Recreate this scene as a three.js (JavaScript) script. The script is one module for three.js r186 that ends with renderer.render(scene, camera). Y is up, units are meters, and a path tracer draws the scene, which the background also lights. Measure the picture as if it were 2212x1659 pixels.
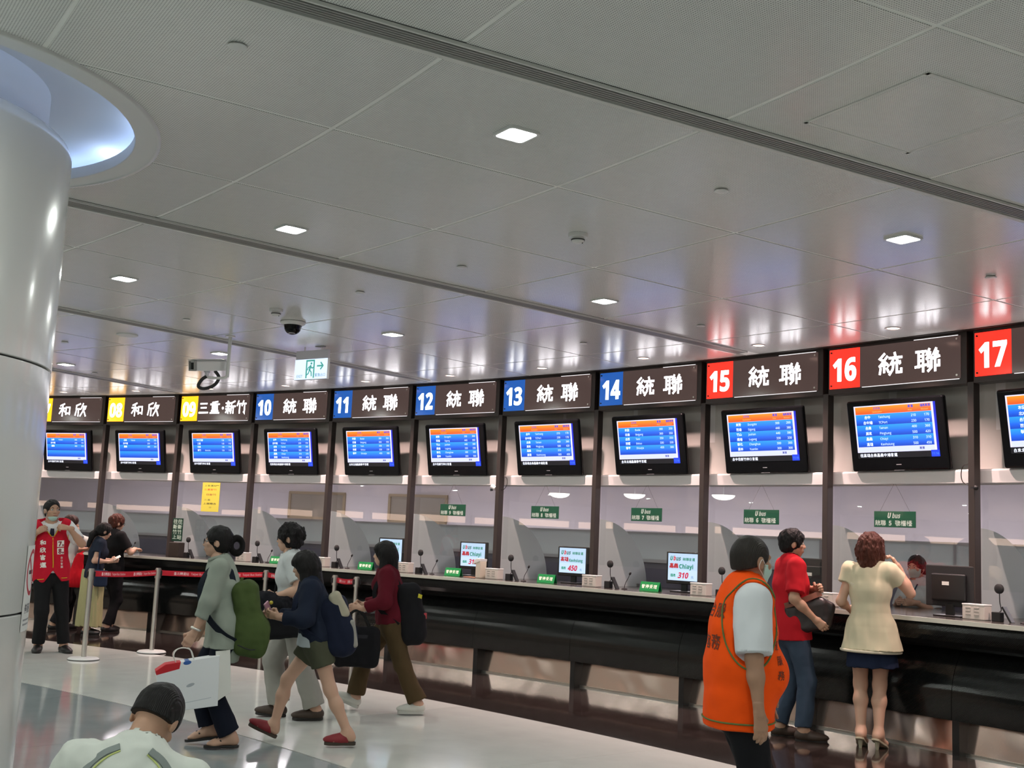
import * as THREE from 'three';
import { RoundedBoxGeometry } from 'three/addons/geometries/RoundedBoxGeometry.js';
import { mergeGeometries, toCreasedNormals } from 'three/addons/utils/BufferGeometryUtils.js';
import { RectAreaLightUniformsLib } from 'three/addons/lights/RectAreaLightUniformsLib.js';
import { ImprovedNoise } from 'three/addons/math/ImprovedNoise.js';
import { Brush, Evaluator, SUBTRACTION } from 'three-bvh-csg';

// ---------------------------------------------------------------- camera, light level
const scene = new THREE.Scene();
scene.background = new THREE.Color(0x000000);
const FOCAL = 2501.08, PITCH = 0.13245, ROLL = 0.04464, EYE = 1.536;
const camera = new THREE.PerspectiveCamera(2 * Math.atan(829.5 / FOCAL) * 180 / Math.PI, 2212 / 1659, 0.05, 200);
{
  const c = Math.cos(ROLL), s = Math.sin(ROLL), cp = Math.cos(PITCH), sp = Math.sin(PITCH);
  const X = new THREE.Vector3(1, 0, 0), Y = new THREE.Vector3(0, cp, sp), B = new THREE.Vector3(0, -sp, cp);
  const right = X.clone().multiplyScalar(c).addScaledVector(Y, s), up = Y.clone().multiplyScalar(c).addScaledVector(X, -s);
  camera.quaternion.setFromRotationMatrix(new THREE.Matrix4().makeBasis(right, up, B));
  camera.position.set(0, EYE, 0);
}
const renderer = new THREE.WebGLRenderer();
renderer.toneMapping = THREE.LinearToneMapping;
renderer.toneMappingExposure = 1.3;
renderer.shadowMap.enabled = true;
RectAreaLightUniformsLib.init();
const LAMP = 146, LAMP_GLOW = 16, WARM = 17, OFFICE = 34, COVE = 0.035;   // light levels: hall lamps, their visible glow, counter spots, office panels, column cove

// ---------------------------------------------------------------- the hall is laid out on circles about one centre
const CX = -16.99483, CZ = -5.693118, RS = 25.80466, DU = 0.0564441, T0 = 0.657013, BAY = 1.45633, HC = 3.4358, TOP = 1.057;
const V = (x, y, z) => new THREE.Vector3(x, y, z);
const tOf = (u) => T0 + DU * (u - 12);
const polar = (R, u, y = 0) => { const t = tOf(u); return V(CX + R * Math.sin(t), y, -CZ - R * Math.cos(t)); };
// a point of bay n: s metres from its left post, h up, d behind the sign plane
const bayAngle = (n) => { const a = polar(RS, n), b = polar(RS, n + 1); return Math.atan2(-(b.z - a.z), b.x - a.x); };
const bayPos = (n, s, h, d = 0) => { const a = bayAngle(n), p = polar(RS, n, h); return p.add(V(Math.cos(a) * s - Math.sin(a) * d, 0, -Math.sin(a) * s - Math.cos(a) * d)); };

const WORD = 'zero one two three four five six seven eight nine ten eleven twelve thirteen fourteen fifteen sixteen seventeen eighteen'.split(' ');
const used = {};
function numbered(name) { const k = used[name] = (used[name] ?? -1) + 1; return k ? name + '_' + String(k).padStart(3, '0') : name; }
function shade(o) { o.traverse((m) => { if (m.isMesh) { m.castShadow = true; m.receiveShadow = true; } }); return o; }
function thing(name, label, category, pos, turn = 0, group) {
  const o = new THREE.Group(); o.name = numbered(name); scene.add(o);
  if (pos) o.position.copy(pos); o.rotation.y = turn;
  o.userData = { label, category }; if (group) o.userData.group = group;
  return o;
}
const G = (g) => Array.isArray(g) ? (g.length === 1 ? g[0] : mergeGeometries(g.map((x) => { const y = x.index ? x.toNonIndexed() : x; for (const k of Object.keys(y.attributes)) if (!['position', 'normal', 'uv'].includes(k)) y.deleteAttribute(k); return y; }))) : g;
function part(name, geo, mat, parent, pos, rot) {
  const m = new THREE.Mesh(G(geo), mat); m.name = parent === scene ? numbered(name) : name; m.castShadow = m.receiveShadow = true;
  if (pos) m.position.copy(pos); if (rot) m.rotation.set(...rot);
  parent.add(m); return m;
}
function struct(name, geo, mat, pos, turn = 0) { const m = part(name, geo, mat, scene, pos); m.rotation.y = turn; m.userData = { kind: 'structure' }; return m; }
function single(name, label, category, geo, mat, pos, turn = 0, group) { const m = part(name, geo, mat, scene, pos); m.rotation.y = turn; m.userData = { label, category }; if (group) m.userData.group = group; return m; }
function copy(src, pos, turn, label, group) { const o = src.clone(); o.name = numbered(src.name.replace(/_\d{3}$/, '')); scene.add(o); o.position.copy(pos); o.rotation.y = turn; o.userData = { ...src.userData, label }; if (group) o.userData.group = group; return o; }

// ---------------------------------------------------------------- geometry helpers
const box = (w, h, d, x = 0, y = 0, z = 0) => new THREE.BoxGeometry(w, h, d).translate(x, y, z);
const rbox = (w, h, d, r = 0.005, x = 0, y = 0, z = 0, seg = 2) => new RoundedBoxGeometry(w, h, d, seg, Math.min(r, w / 2.01, h / 2.01, d / 2.01)).translate(x, y, z);
const cyl = (r0, r1, h, x = 0, y = 0, z = 0, n = 24) => new THREE.CylinderGeometry(r1, r0, h, n).translate(x, y, z);
const tube = (pts, r, n = 24, k = 8, closed = false) => new THREE.TubeGeometry(new THREE.CatmullRomCurve3(pts, closed), n, r, k, closed);
const lathe = (pts, n = 48) => new THREE.LatheGeometry(pts.map((p) => new THREE.Vector2(p[0], p[1])), n);
function poly(pts) { const s = new THREE.Shape(); pts.forEach((p, i) => i ? s.lineTo(p[0], p[1]) : s.moveTo(p[0], p[1])); return s; }
const extrude = (shape, depth, bevel = 0) => new THREE.ExtrudeGeometry(shape, { depth, bevelEnabled: bevel > 0, bevelSize: bevel, bevelThickness: bevel, bevelSegments: 2, curveSegments: 24 });
// a closed profile [[R, h], ...] swept about the hall's centre from u0 to u1 (world coordinates when origin is true, else about t = 0)
function ring(profile, u0, u1, n = 8, atZero = false, open = false) {
  const P = [], N = [], UV = [], m = profile.length, last = open ? m - 1 : m;
  const t0 = atZero ? -(u1 - u0) * DU / 2 : tOf(u0), t1 = atZero ? (u1 - u0) * DU / 2 : tOf(u1);
  const pt = (p, t) => V(CX * !atZero + p[0] * Math.sin(t), p[1], -CZ * !atZero - p[0] * Math.cos(t));
  let area = 0; for (let i = 0; i < m; i++) { const a = profile[i], b = profile[(i + 1) % m]; area += a[0] * b[1] - b[0] * a[1]; }
  const flip = area > 0 ? 1 : -1;
  const put = (p, nn, u, v) => { P.push(p.x, p.y, p.z); N.push(nn.x, nn.y, nn.z); UV.push(u, v); };
  let len = 0;
  for (let i = 0; i < last; i++) {
    const a = profile[i], b = profile[(i + 1) % m], L = Math.hypot(b[0] - a[0], b[1] - a[1]); if (L < 1e-7) continue;
    const nr = (b[1] - a[1]) / L * flip, nh = -(b[0] - a[0]) / L * flip;
    for (let j = 0; j < n; j++) {
      const ta = t0 + (t1 - t0) * j / n, tb = t0 + (t1 - t0) * (j + 1) / n, na = V(nr * Math.sin(ta), nh, -nr * Math.cos(ta)), nb = V(nr * Math.sin(tb), nh, -nr * Math.cos(tb));
      const q = [[pt(a, ta), na, ta * a[0], len], [pt(b, ta), na, ta * a[0], len + L], [pt(b, tb), nb, tb * a[0], len + L], [pt(a, tb), nb, tb * a[0], len]];
      for (const k of flip > 0 ? [0, 1, 2, 0, 2, 3] : [0, 2, 1, 0, 3, 2]) put(...q[k]);
    }
    len += L;
  }
  if (!open) {
    const tri = THREE.ShapeUtils.triangulateShape(profile.map((p) => new THREE.Vector2(p[0], p[1])), []);
    for (const [t, s] of [[t0, -1], [t1, 1]]) { const nn = V(s * Math.cos(t), 0, s * Math.sin(t)); for (const f of tri) for (const k of s > 0 ? f : [f[0], f[2], f[1]]) put(pt(profile[k], t), nn, profile[k][0], profile[k][1]); }
  }
  const g = new THREE.BufferGeometry();
  g.setAttribute('position', new THREE.Float32BufferAttribute(P, 3)); g.setAttribute('normal', new THREE.Float32BufferAttribute(N, 3)); g.setAttribute('uv', new THREE.Float32BufferAttribute(UV, 2));
  return g;
}
const slab = (R0, R1, h0, h1, u0, u1, n, z) => ring([[R0, h0], [R1, h0], [R1, h1], [R0, h1]], u0, u1, n, z);
const flatUV = (g, sx = 1, sz = 1) => { const p = g.attributes.position, uv = new Float32Array(p.count * 2); for (let i = 0; i < p.count; i++) { uv[i * 2] = p.getX(i) * sx; uv[i * 2 + 1] = p.getZ(i) * sz; } g.setAttribute('uv', new THREE.BufferAttribute(uv, 2)); return g; };
const frontUV = (g, x0, y0, w, h) => { const p = g.attributes.position, uv = new Float32Array(p.count * 2); for (let i = 0; i < p.count; i++) { uv[i * 2] = (p.getX(i) - x0) / w; uv[i * 2 + 1] = (p.getY(i) - y0) / h; } g.setAttribute('uv', new THREE.BufferAttribute(uv, 2)); return g; };

// ---------------------------------------------------------------- textures
let seed = 7; const rnd = () => { seed = (seed * 1664525 + 1013904223) >>> 0; return seed / 4294967296; };
const noise3 = new ImprovedNoise();
function dataTex(n, fn, srgb = false, rep = 1) {
  const d = new Uint8Array(n * n * 4);
  for (let y = 0; y < n; y++) for (let x = 0; x < n; x++) { const v = fn(x / n, y / n, x, y), i = (y * n + x) * 4; d[i] = v[0] * 255; d[i + 1] = v[1] * 255; d[i + 2] = v[2] * 255; d[i + 3] = 255; }
  const t = new THREE.DataTexture(d, n, n); t.wrapS = t.wrapT = THREE.RepeatWrapping; t.magFilter = THREE.LinearFilter; t.minFilter = THREE.LinearMipmapLinearFilter; t.generateMipmaps = true; t.repeat.set(rep, rep);
  if (srgb) t.colorSpace = THREE.SRGBColorSpace; t.needsUpdate = true; return t;
}
const tile = (x, y, f, z = 0) => { // tileable noise
  const a = x * f, b = y * f, w = (p, q) => noise3.noise(p + 31.7, q + 11.3, z);
  return (w(a, b) * (1 - x) + w(a - f, b) * x) * (1 - y) + (w(a, b - f) * (1 - x) + w(a - f, b - f) * x) * y;
};
const fbm = (x, y, f, z = 0) => tile(x, y, f, z) * 0.55 + tile(x, y, f * 2, z + 5) * 0.3 + tile(x, y, f * 4, z + 9) * 0.15;
function canvasTex(w, h, draw, srgb = true) {
  const c = document.createElement('canvas'); c.width = w; c.height = h; const g = c.getContext('2d'); draw(g, w, h);
  const t = new THREE.CanvasTexture(c); if (srgb) t.colorSpace = THREE.SRGBColorSpace; t.anisotropy = 8; return t;
}
// ---------------------------------------------------------------- Chinese writing: strokes on a 16 x 16 grid
const STROKES = {
  和: '7 1 2 3/1 6 8 6/5 3 5 15/5 6 1 12/5 6 8 10/10 5 10 13/10 5 15 5 15 13/10 12 15 12', 欣: '7 1 2 3/2 3 2 9 1 14/2 7 8 7/5 7 5 15/11 1 9 6/10 4 15 4 14 7/12 6 11 10 8 15/12 8 15 15',
  三: '3 3 13 3/4 8 12 8/1 14 15 14', 重: '12 1 4 2/1 4 15 4/4 6 4 10/4 6 12 6 12 10/4 8 12 8/4 10 12 10/8 2 8 14/3 12 13 12/1 14.5 15 14.5',
  新: '4 1 5 2/1 3 8 3/3 4 3 6/6 4 6 6/1 7 8 7/4.5 7 4.5 15/1 10 8 10/4 10 1 14/5 10 8 13/15 1 10 3/10 3 10 9 9 15/10 7 16 7/13 7 13 15', 竹: '3 1 1 6/2 4 7 4/5 4 5 15/11 1 9 6/10 4 15 4/13 4 13 15 12 14',
  統: '4 1 1 4 4 6/6 3 1 9/1 9 6 8/5 7 7 9/4 9 4 13/1.5 11 1 14/6 11 7 13/11.5 1 12 3/8 4 16 4/11 4 9 8/9 8 15 7/13 5.5 15 8/10.5 9 10 12 8 15/13 9 13 14 16 14 16 12',
  聯: '1 2 7 2/2.5 2 2.5 12/5.5 2 5.5 15/2.5 5 5.5 5/2.5 8 5.5 8/0.5 12 7 11/9.5 1 8 4 10 4/10 3 8 7/8 7 11 6/14 1 12.5 4 15 4/15 3 12.5 7/12.5 7 16 6/9 9 9 12 11 12/11 8 11 13 9 15/13.5 8 13.5 15/13.5 12 16 12/16 9 16 12',
  客: '8 0 8 2/2 2 2 5/2 3 14 3 14 5/7 5 3 9/6 6 12 6 3 12/6 8 13 11/4 12 4 15/4 12 12 12 12 15/4 15 12 15', 運: '2 2 3 4/1 7 4 7 3 11/1 15 4 13 8 15 16 15/6 1 6 3/6 1.5 15 1.5 15 3/7 4 14 4/7 6 7 10/7 6 14 6 14 10/7 8 14 8/7 10 14 10/5.5 12 15.5 12/10.5 3 10.5 13.5',
  號: '1 2 7 2/2 2 2 5 6 5 6 2/0.5 8 8 8/3 8 2 11 6 11 5.5 15 4 14/10 1 10 3/10 3 15 3/9 5 9 10 8 15/9 5 16 5 15 6/11 7 15 7/12 5 12 9 15 9/11 11 10 15/13 11 13 14 16 14 16 12',
  櫃: '0.5 5 6 5/3 1 3 15/3 6 0.5 11/3 6 6 9/16 2 7 2 7 15 16 15/9 4 9 7 15 7 15 4 9 4/12 3 12 8/8 8.5 16 8.5/9 10 15 10/9 10 9 13 15 13 15 10/9 11.5 15 11.5',
  檯: '0.5 5 6 5/3 1 3 15/3 6 0.5 11/3 6 6 9/11.5 1 11.5 3/7.5 2 15.5 2/9 4 14 4 14 6 9 6 9 4/7 9 7 7.5 16 7.5 16 9/8 10 15 10/11 10 9 12/9 12 14 12/11.5 11 11.5 15/8 13.5 15 13.5/7 15 16 15',
  暫: '1 2 8 2/4.5 0.5 4.5 9/2 3.5 2 6 7 6 7 3.5 2 3.5/0.5 7.5 8 7.5/15 1 10 2/10 2 10 6 9 9/10 4.5 16 4.5/13 4.5 13 9/4 10 4 15/4 10 12 10 12 15/4 12.5 12 12.5/4 15 12 15',
  停: '4 1 1 7/2.5 5 2.5 15/10 0.5 10 2/5 2.5 16 2.5/7 4 7 6.5 14 6.5 14 4 7 4/5 10 5 8 16 8 16 10/7 10.5 14 10.5/10.5 10.5 10.5 15 9 14.5', 受: '13 0.5 3 2/4 3 5 5/8 3 8 5/13 3 11 5/2 8 2 6 14 6 14 8/4 9 12 9 8 13 2 15/5 10 9 13 15 15',
  理: '1 2 7 2/1 7 7 7/0.5 13 7 12/4 2 4 12/9 1.5 9 8/9 1.5 15 1.5 15 8/9 5 15 5/9 8 15 8/12 1.5 12 15/9 11.5 15 11.5/7.5 15 16 15', 嘉: '8 0.5 8 4/2 2 14 2/4 4 12 4/4 5.5 12 5.5 12 8 4 8 4 5.5/5 8.5 6 10/11 8.5 10 10/1 10 15 10/1 12 7 12 6 15 5 15/4 11 1 15/9 12 9 15 15 15 15 12 9 12',
  義: '5 0.5 6 2/11 0.5 10 2/2 3 14 3/3 5 13 5/1 7 15 7/8 3 8 7/6 8 2 9.5/1 11 15 11/4 9 4 15 2.5 14.5/1.5 13.5 7 12.5/9.5 8 10.5 12 14 15 15.5 13/14 12 9 15/12 8.5 13.5 10', 高: '8 0 8 2/1 2.5 15 2.5/5 4 5 7 11 7 11 4 5 4/2 15 2 9 14 9 14 15/5 11 5 14 11 14 11 11 5 11',
  雄: '1 3 8 3/4 1 3 7 1 10/4 8 2 13 7 12/6 10 8 14/11 1 9 6/10 4 10 15/13 1 14 3/10 4.5 16 4.5/10 8 15.5 8/10 11 15.5 11/10 14.5 16 14.5/13 4.5 13 14.5', 台: '8 1 3 6/3 6 13 5/11 3 14 7/3 9 3 15/3 9 13 9 13 15/3 14.5 13 14.5', 中: '2 4 2 10/2 4 14 4 14 10/2 10 14 10/8 1 8 15',
  港: '2 2 3.5 4/1 6 3 8/1 15 4 10/6 4 16 4/9 1 9 7.5/13 1 13 7.5/5 7.5 16.5 7.5/9 7.5 6 11/12 7.5 16 11/8 10 13 10 13 12.5 8 12.5/8 10 8 15 15 15 15 13', 南: '2 3 14 3/8 0.5 8 6/2 15 2 6 14 6 14 15/6 7 7 9/10 7 9 9/4 9.5 12 9.5/4 12 12 12/8 9.5 8 15',
  屏: '3 1.5 14 1.5 14 5/3 5 14 5/3 1.5 3 9 1 15/7 6 8 8/12 6 11 8/5 8.5 15 8.5/4 11.5 16 11.5/8 8.5 8 12 6 15/12 8.5 12 15', 東: '2 3 14 3/8 0.5 8 15/4 5 4 10 12 10 12 5 4 5/4 7.5 12 7.5/7 10 1 14/9 10 15 14', 勢: '1 2 7 2/4 0.5 4 4/1 4 7 4/1 7 8 6/4 5 4 8/11 0.5 10 5 7.5 8/8 3 14 2.5 14 7 16 7/2 10 13 10 12 15 10 15/7 8.5 6 12 2 15',
  西: '1 2 15 2/3 5 3 15/3 5 13 5 13 15/6 2 6 7 4 10/10 2 10 9 13 9/3 14 13 14', 山: '8 1 8 13/2 6 2 14/2 13.5 14 13.5/14 6 14 14', 鹿: '8 0 8 2/2 2.5 15 2.5/2.5 2.5 2 10 0.5 15/4 5 14 5/6 3 6 8/10 3 10 8/4 5 4 8 14 8 14 5/5 9 5 15 8 13.5/5 11 8 10.5/11 8.5 11 14.5 15.5 14.5 15.5 13/11 11.5 15 10',
  彰: '4.5 0.5 4.5 2/1 2.5 8 2.5/3 3 3.5 4.5/6.5 3 6 4.5/0.5 5 8.5 5/2 6.5 2 10.5 7 10.5 7 6.5 2 6.5/2 8.5 7 8.5/0.5 12.5 9 12.5/4.5 10.5 4.5 15.5/14.5 1 10 4.5/15 5.5 10 9.5/15.5 10 9.5 15', 化: '5 1 1 8/3 5 3 15/14 3 8 8/9 1 9 14 15.5 14 15.5 11',
  員: '4 1 4 4 12 4 12 1 4 1/3 5.5 3 13/3 5.5 13 5.5 13 13/3 8 13 8/3 10.5 13 10.5/3 13 13 13/6 13 3 15.5/10 13 14 15.5', 林: '1 4 7 4/4 1 4 15/4 5 1 11/4 5 7 9/8.5 4 15.5 4/12 1 12 15/12 5 8.5 12/12 5 16 11', 布: '1 3.5 15 3.5/7 1 4 8 1 12/4 8 4 14/4 8 13 8 13 13/8.5 5.5 8.5 15.5',
  袋: '4 0.5 1 5/2.5 3 2.5 7.5/5 3.5 15 2.5/9 0.5 11 5 14.5 7 15.5 5.5/8 7.5 8 9/1 9.5 15 9.5/7 9.5 1 14/4 12 4 15.5 8 14/8 10 15 15.5/13 11 10 12.5', 北: '6 1 6 15/1.5 5.5 6 5.5/0.5 13 6 11.5/10 1 10 14 15.5 14 15.5 11/15 4 10 7.5',
  螺: '1 4 1 8 6 8 6 4 1 4/3.5 1 3.5 14/0.5 14 6 13/8 1 8 6 15 6 15 1 8 1/8 3.5 15 3.5/11.5 1 11.5 6/11 7 8.5 9.5 12 9.5/12.5 8 9 12/9 12 14.5 11/11.5 12 11.5 15.5/9.5 13 8 15/13.5 13 15.5 15',
  學: '4 1 2 4/2 1 2 7/14 1 14 7/6 1.5 10 4/10 1.5 6 4/6 4.5 10 7/10 4.5 6 7/1 9 1 7.5 15 7.5 15 9/4 9.5 12 9.5 8 11.5/8 11 8 15.5 6.5 15/1.5 12.5 14.5 12.5', 甲: '3 2 3 9/3 2 13 2 13 9/3 5.5 13 5.5/3 9 13 9/8 2 8 15.5', 目: '4 1 4 15/4 1 12 1 12 15/4 5.5 12 5.5/4 10 12 10/4 14.5 12 14.5',
  的: '4 1 3 3.5/1.5 4 1.5 14/1.5 4 6.5 4 6.5 14/1.5 9 6.5 9/1.5 14 6.5 14/11 1 8.5 7/10 4 15 4 14.5 14 12.5 14/10.5 7.5 12 10', 地: '0.5 6 6 6/3 2 3 13/0.5 13.5 6 12/7 7 15 4.5 14.5 10/11 1 11 11/8.5 4 8.5 14 15.5 14 15.5 11.5',
  票: '1 1.5 15 1.5/3 3.5 3 7 13 7 13 3.5 3 3.5/6.5 1.5 6.5 7/9.5 1.5 9.5 7/3.5 9 12.5 9/1 11 15 11/8 11 8 15.5/5 12 2 15/11 12 14 15', 價: '4 1 1 7/2.5 5 2.5 15/5.5 1.5 16 1.5/6.5 3 6.5 6 15 6 15 3 6.5 3/9 1.5 9 6/12.5 1.5 12.5 6/7 7 7 13 14.5 13 14.5 7 7 7/7 9 14.5 9/7 11 14.5 11/8.5 13 6 15.5/13 13 15.5 15.5',
  優: '4 1 1 7/2.5 5 2.5 15/6 1.5 15.5 1.5/7.5 3 7.5 6 14 6 14 3 7.5 3/7.5 4.5 14 4.5/5.5 9 5.5 7.5 16 7.5 16 9/7 9 6.5 11/9 8.5 9.5 11 13 11/14 9 15 10.5/9.5 11.5 6 14.5/9 12.5 14 12.5 7 15.5/9 13 15.5 15.5', 惠: '2 2 14 2/8 0.5 8 8.5/4 3.5 4 6.5 12 6.5 12 3.5 4 3.5/4 5 12 5/2 8.5 14 8/3 11 1 14.5/6 10.5 6 14.5 11.5 14.5 12 13/8.5 10 9.5 12/13 10.5 15 13.5',
  往: '5 1 1.5 4/5.5 4.5 1 9.5/3.5 7 3.5 15/10.5 0.5 12 2.5/7 4 15.5 4/7.5 9 15 9/11 4 11 14.5/6.5 14.5 16 14.5', 上: '7.5 1 7.5 13.5/7.5 6.5 13 6.5/1 14 15 14', 服: '2 1.5 2 9 1 15/2 1.5 6 1.5 6 14.5 4.5 14/2 5.5 6 5.5/2 9.5 6 9.5/9 1.5 9 15/9 1.5 14.5 1.5 14.5 5 12 5.5/9 7.5 15 7.5 12 12 9.5 15/10.5 9 16 15',
  務: '1.5 1.5 7 1.5 4 5/3 3.5 5.5 5.5/0.5 7 7.5 7 6.5 9/4 7 4 14.5 3 14/3.5 8.5 1 12.5/10.5 0.5 8.5 4/10 2.5 15 2.5 10 7.5/10 4 15.5 7.5/8.5 10 15 10 14 15 12 14.5/11.5 8.5 11 11.5 8 15.5', 元: '3 2 13 2/1 6.5 15 6.5/6 6.5 5.5 11 1.5 15/10 6.5 10 14 15.5 14 15.5 11.5',
  臺: '8 0.5 8 4/2 2 14 2/4 4 12 4/5 5.5 5 7.5 11 7.5 11 5.5 5 5.5/1 10 1 8.5 15 8.5 15 10/4 10.5 12 10.5/7 10.5 5 12/5 12 11 12/8 12 8 15.5/3 13.7 13 13.7/1 15.5 15 15.5', 轉: '1 2.5 7 2.5/4 0.5 4 15.5/1.5 4.5 1.5 9 6.5 9 6.5 4.5 1.5 4.5/1.5 6.7 6.5 6.7/0.5 11.5 7.5 11.5/8 2 16 2/12 0.5 12 8.5/9 3.5 9 6.5 15 6.5 15 3.5 9 3.5/9 5 15 5/8.5 8.5 15 8/8 10.5 16 10.5/13.5 9 13.5 15 12 14.5/9.5 12 10.5 13.5',
  站: '3.5 1 4.5 3/1 4 7.5 4/2 6 3 11/6 6 5 11/0.5 13.5 7.5 12/11.5 1 11.5 8.5/11.5 4.5 16 4.5/9 8.5 9 15/9 8.5 15 8.5 15 15/9 14.5 15 14.5', 出: '8 1 8 14/3 3 3 7 13 7 13 3/1.5 9 1.5 14 14.5 14 14.5 9', 口: '3 3 3 14/3 3 13 3 13 14/3 13 13 13',
  緊: '1 1 1 7 7 7/1 1 7 1/4 1 4 7/1 4 7 4/9 1.5 14 1.5 9 7/10 3 15 7/8 8 4 10 9 10.5/11 9 3 13/3 13 13 12/8 13 8 15.5/4 14 2 15.5/12 14 14 15.5', 急: '6 0.5 2 4.5/5 2 11 2 9 4/3.5 4.5 13 4.5 13 9/4 6.7 13 6.7/4 9 13 9/3 11 1 15/6 11 6 14.5 11.5 14.5 12 13/8.5 10.5 9.5 12.5/13 11 15 14',
};
function hanzi(g, ch, x, y, size, weight = 0.1, color = '#fff', sx = 1) {
  const st = STROKES[ch]; if (!st) return;
  g.strokeStyle = color; g.lineCap = 'square'; g.lineJoin = 'miter'; g.lineWidth = size * weight;
  for (const s of st.split('/')) { const q = s.split(' ').map(Number); g.beginPath(); for (let i = 0; i < q.length; i += 2) { const px = x + q[i] / 16 * size * sx, py = y + q[i + 1] / 16 * size; i ? g.lineTo(px, py) : g.moveTo(px, py); } g.stroke(); }
}
const row = (g, text, x, y, size, weight, color, gap = 1.08, sx = 1) => [...text].forEach((c, i) => STROKES[c] ? hanzi(g, c, x + i * size * gap * sx, y, size, weight, color, sx) : latin(g, c, x + i * size * gap * sx + size * 0.15, y + size * 0.95, size * 1.15, color));
const column = (g, text, x, y, size, weight, color, gap = 1.15) => [...text].forEach((c, i) => hanzi(g, c, x, y + i * size * gap, size, weight, color));
function latin(g, s, x, y, size, color, bold = true, sx = 1, italic = false, align = 'left') {
  g.save(); g.translate(x, y); if (italic) g.transform(1, 0, -0.22, 1, 0, 0); g.scale(sx, 1); g.fillStyle = color; g.textAlign = align; g.font = (bold ? 'bold ' : '') + size + 'px sans-serif'; g.fillText(s, 0, 0);
  if (bold) { g.strokeStyle = color; g.lineWidth = size * 0.035; g.strokeText(s, 0, 0); } g.restore();
}
// ---------------------------------------------------------------- materials
const std = (o) => new THREE.MeshStandardMaterial(o), phys = (o) => new THREE.MeshPhysicalMaterial(o);
const lin = (r, g, b) => new THREE.Color().setRGB(r, g, b);
const perfTex = dataTex(256, (x, y) => { const a = ((x * 16) % 1) - 0.5, b = ((y * 16) % 1) - 0.5, d = Math.hypot(a, b) < 0.23 ? 0.62 : 1; const v = d * (0.985 + 0.03 * fbm(x, y, 4)); return [v, v, v]; }, true, 1 / 0.18);
const perfBump = dataTex(256, (x, y) => { const a = ((x * 16) % 1) - 0.5, b = ((y * 16) % 1) - 0.5, d = Math.hypot(a, b) < 0.23 ? 0 : 1; return [d, d, d]; }, false, 1 / 0.18);
const brushRough = dataTex(256, (x, y) => { const v = 0.78 + 0.22 * fbm(x, y, 6); return [v, v, v]; }, false, 0.7);
const stoneMap = (base, vary, grain, f) => dataTex(512, (x, y, i, j) => { const n = fbm(x, y, f) * vary, k = ((i * 7919 + j * 104729) % 1009) / 1009 - 0.5; return base.map((c) => Math.max(0, Math.min(1, c + n + grain * k * (0.5 + fbm(x, y, 40, 3))))); }, true, 1 / 1.3);
const tileTex = stoneMap([0.86, 0.86, 0.845], 0.05, 0.05, 5), greyTex = stoneMap([0.60, 0.625, 0.63], 0.06, 0.1, 6), darkTex = stoneMap([0.225, 0.19, 0.18], 0.09, 0.2, 9);
const waveBump = dataTex(256, (x, y) => { const v = 0.5 + 0.5 * (tile(x + 0.06 * Math.sin(y * 6.283), y, 5, 2) * 0.8 + tile(x, y, 1, 4) * 0.5); return [v, v, v]; }, false, 0.9);
const clothBump = dataTex(128, (x, y) => { const v = 0.5 + 0.25 * Math.sin(x * Math.PI * 64) * Math.sin(y * Math.PI * 64) + 0.3 * fbm(x, y, 12); return [v, v, v]; }, false, 12);
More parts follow.
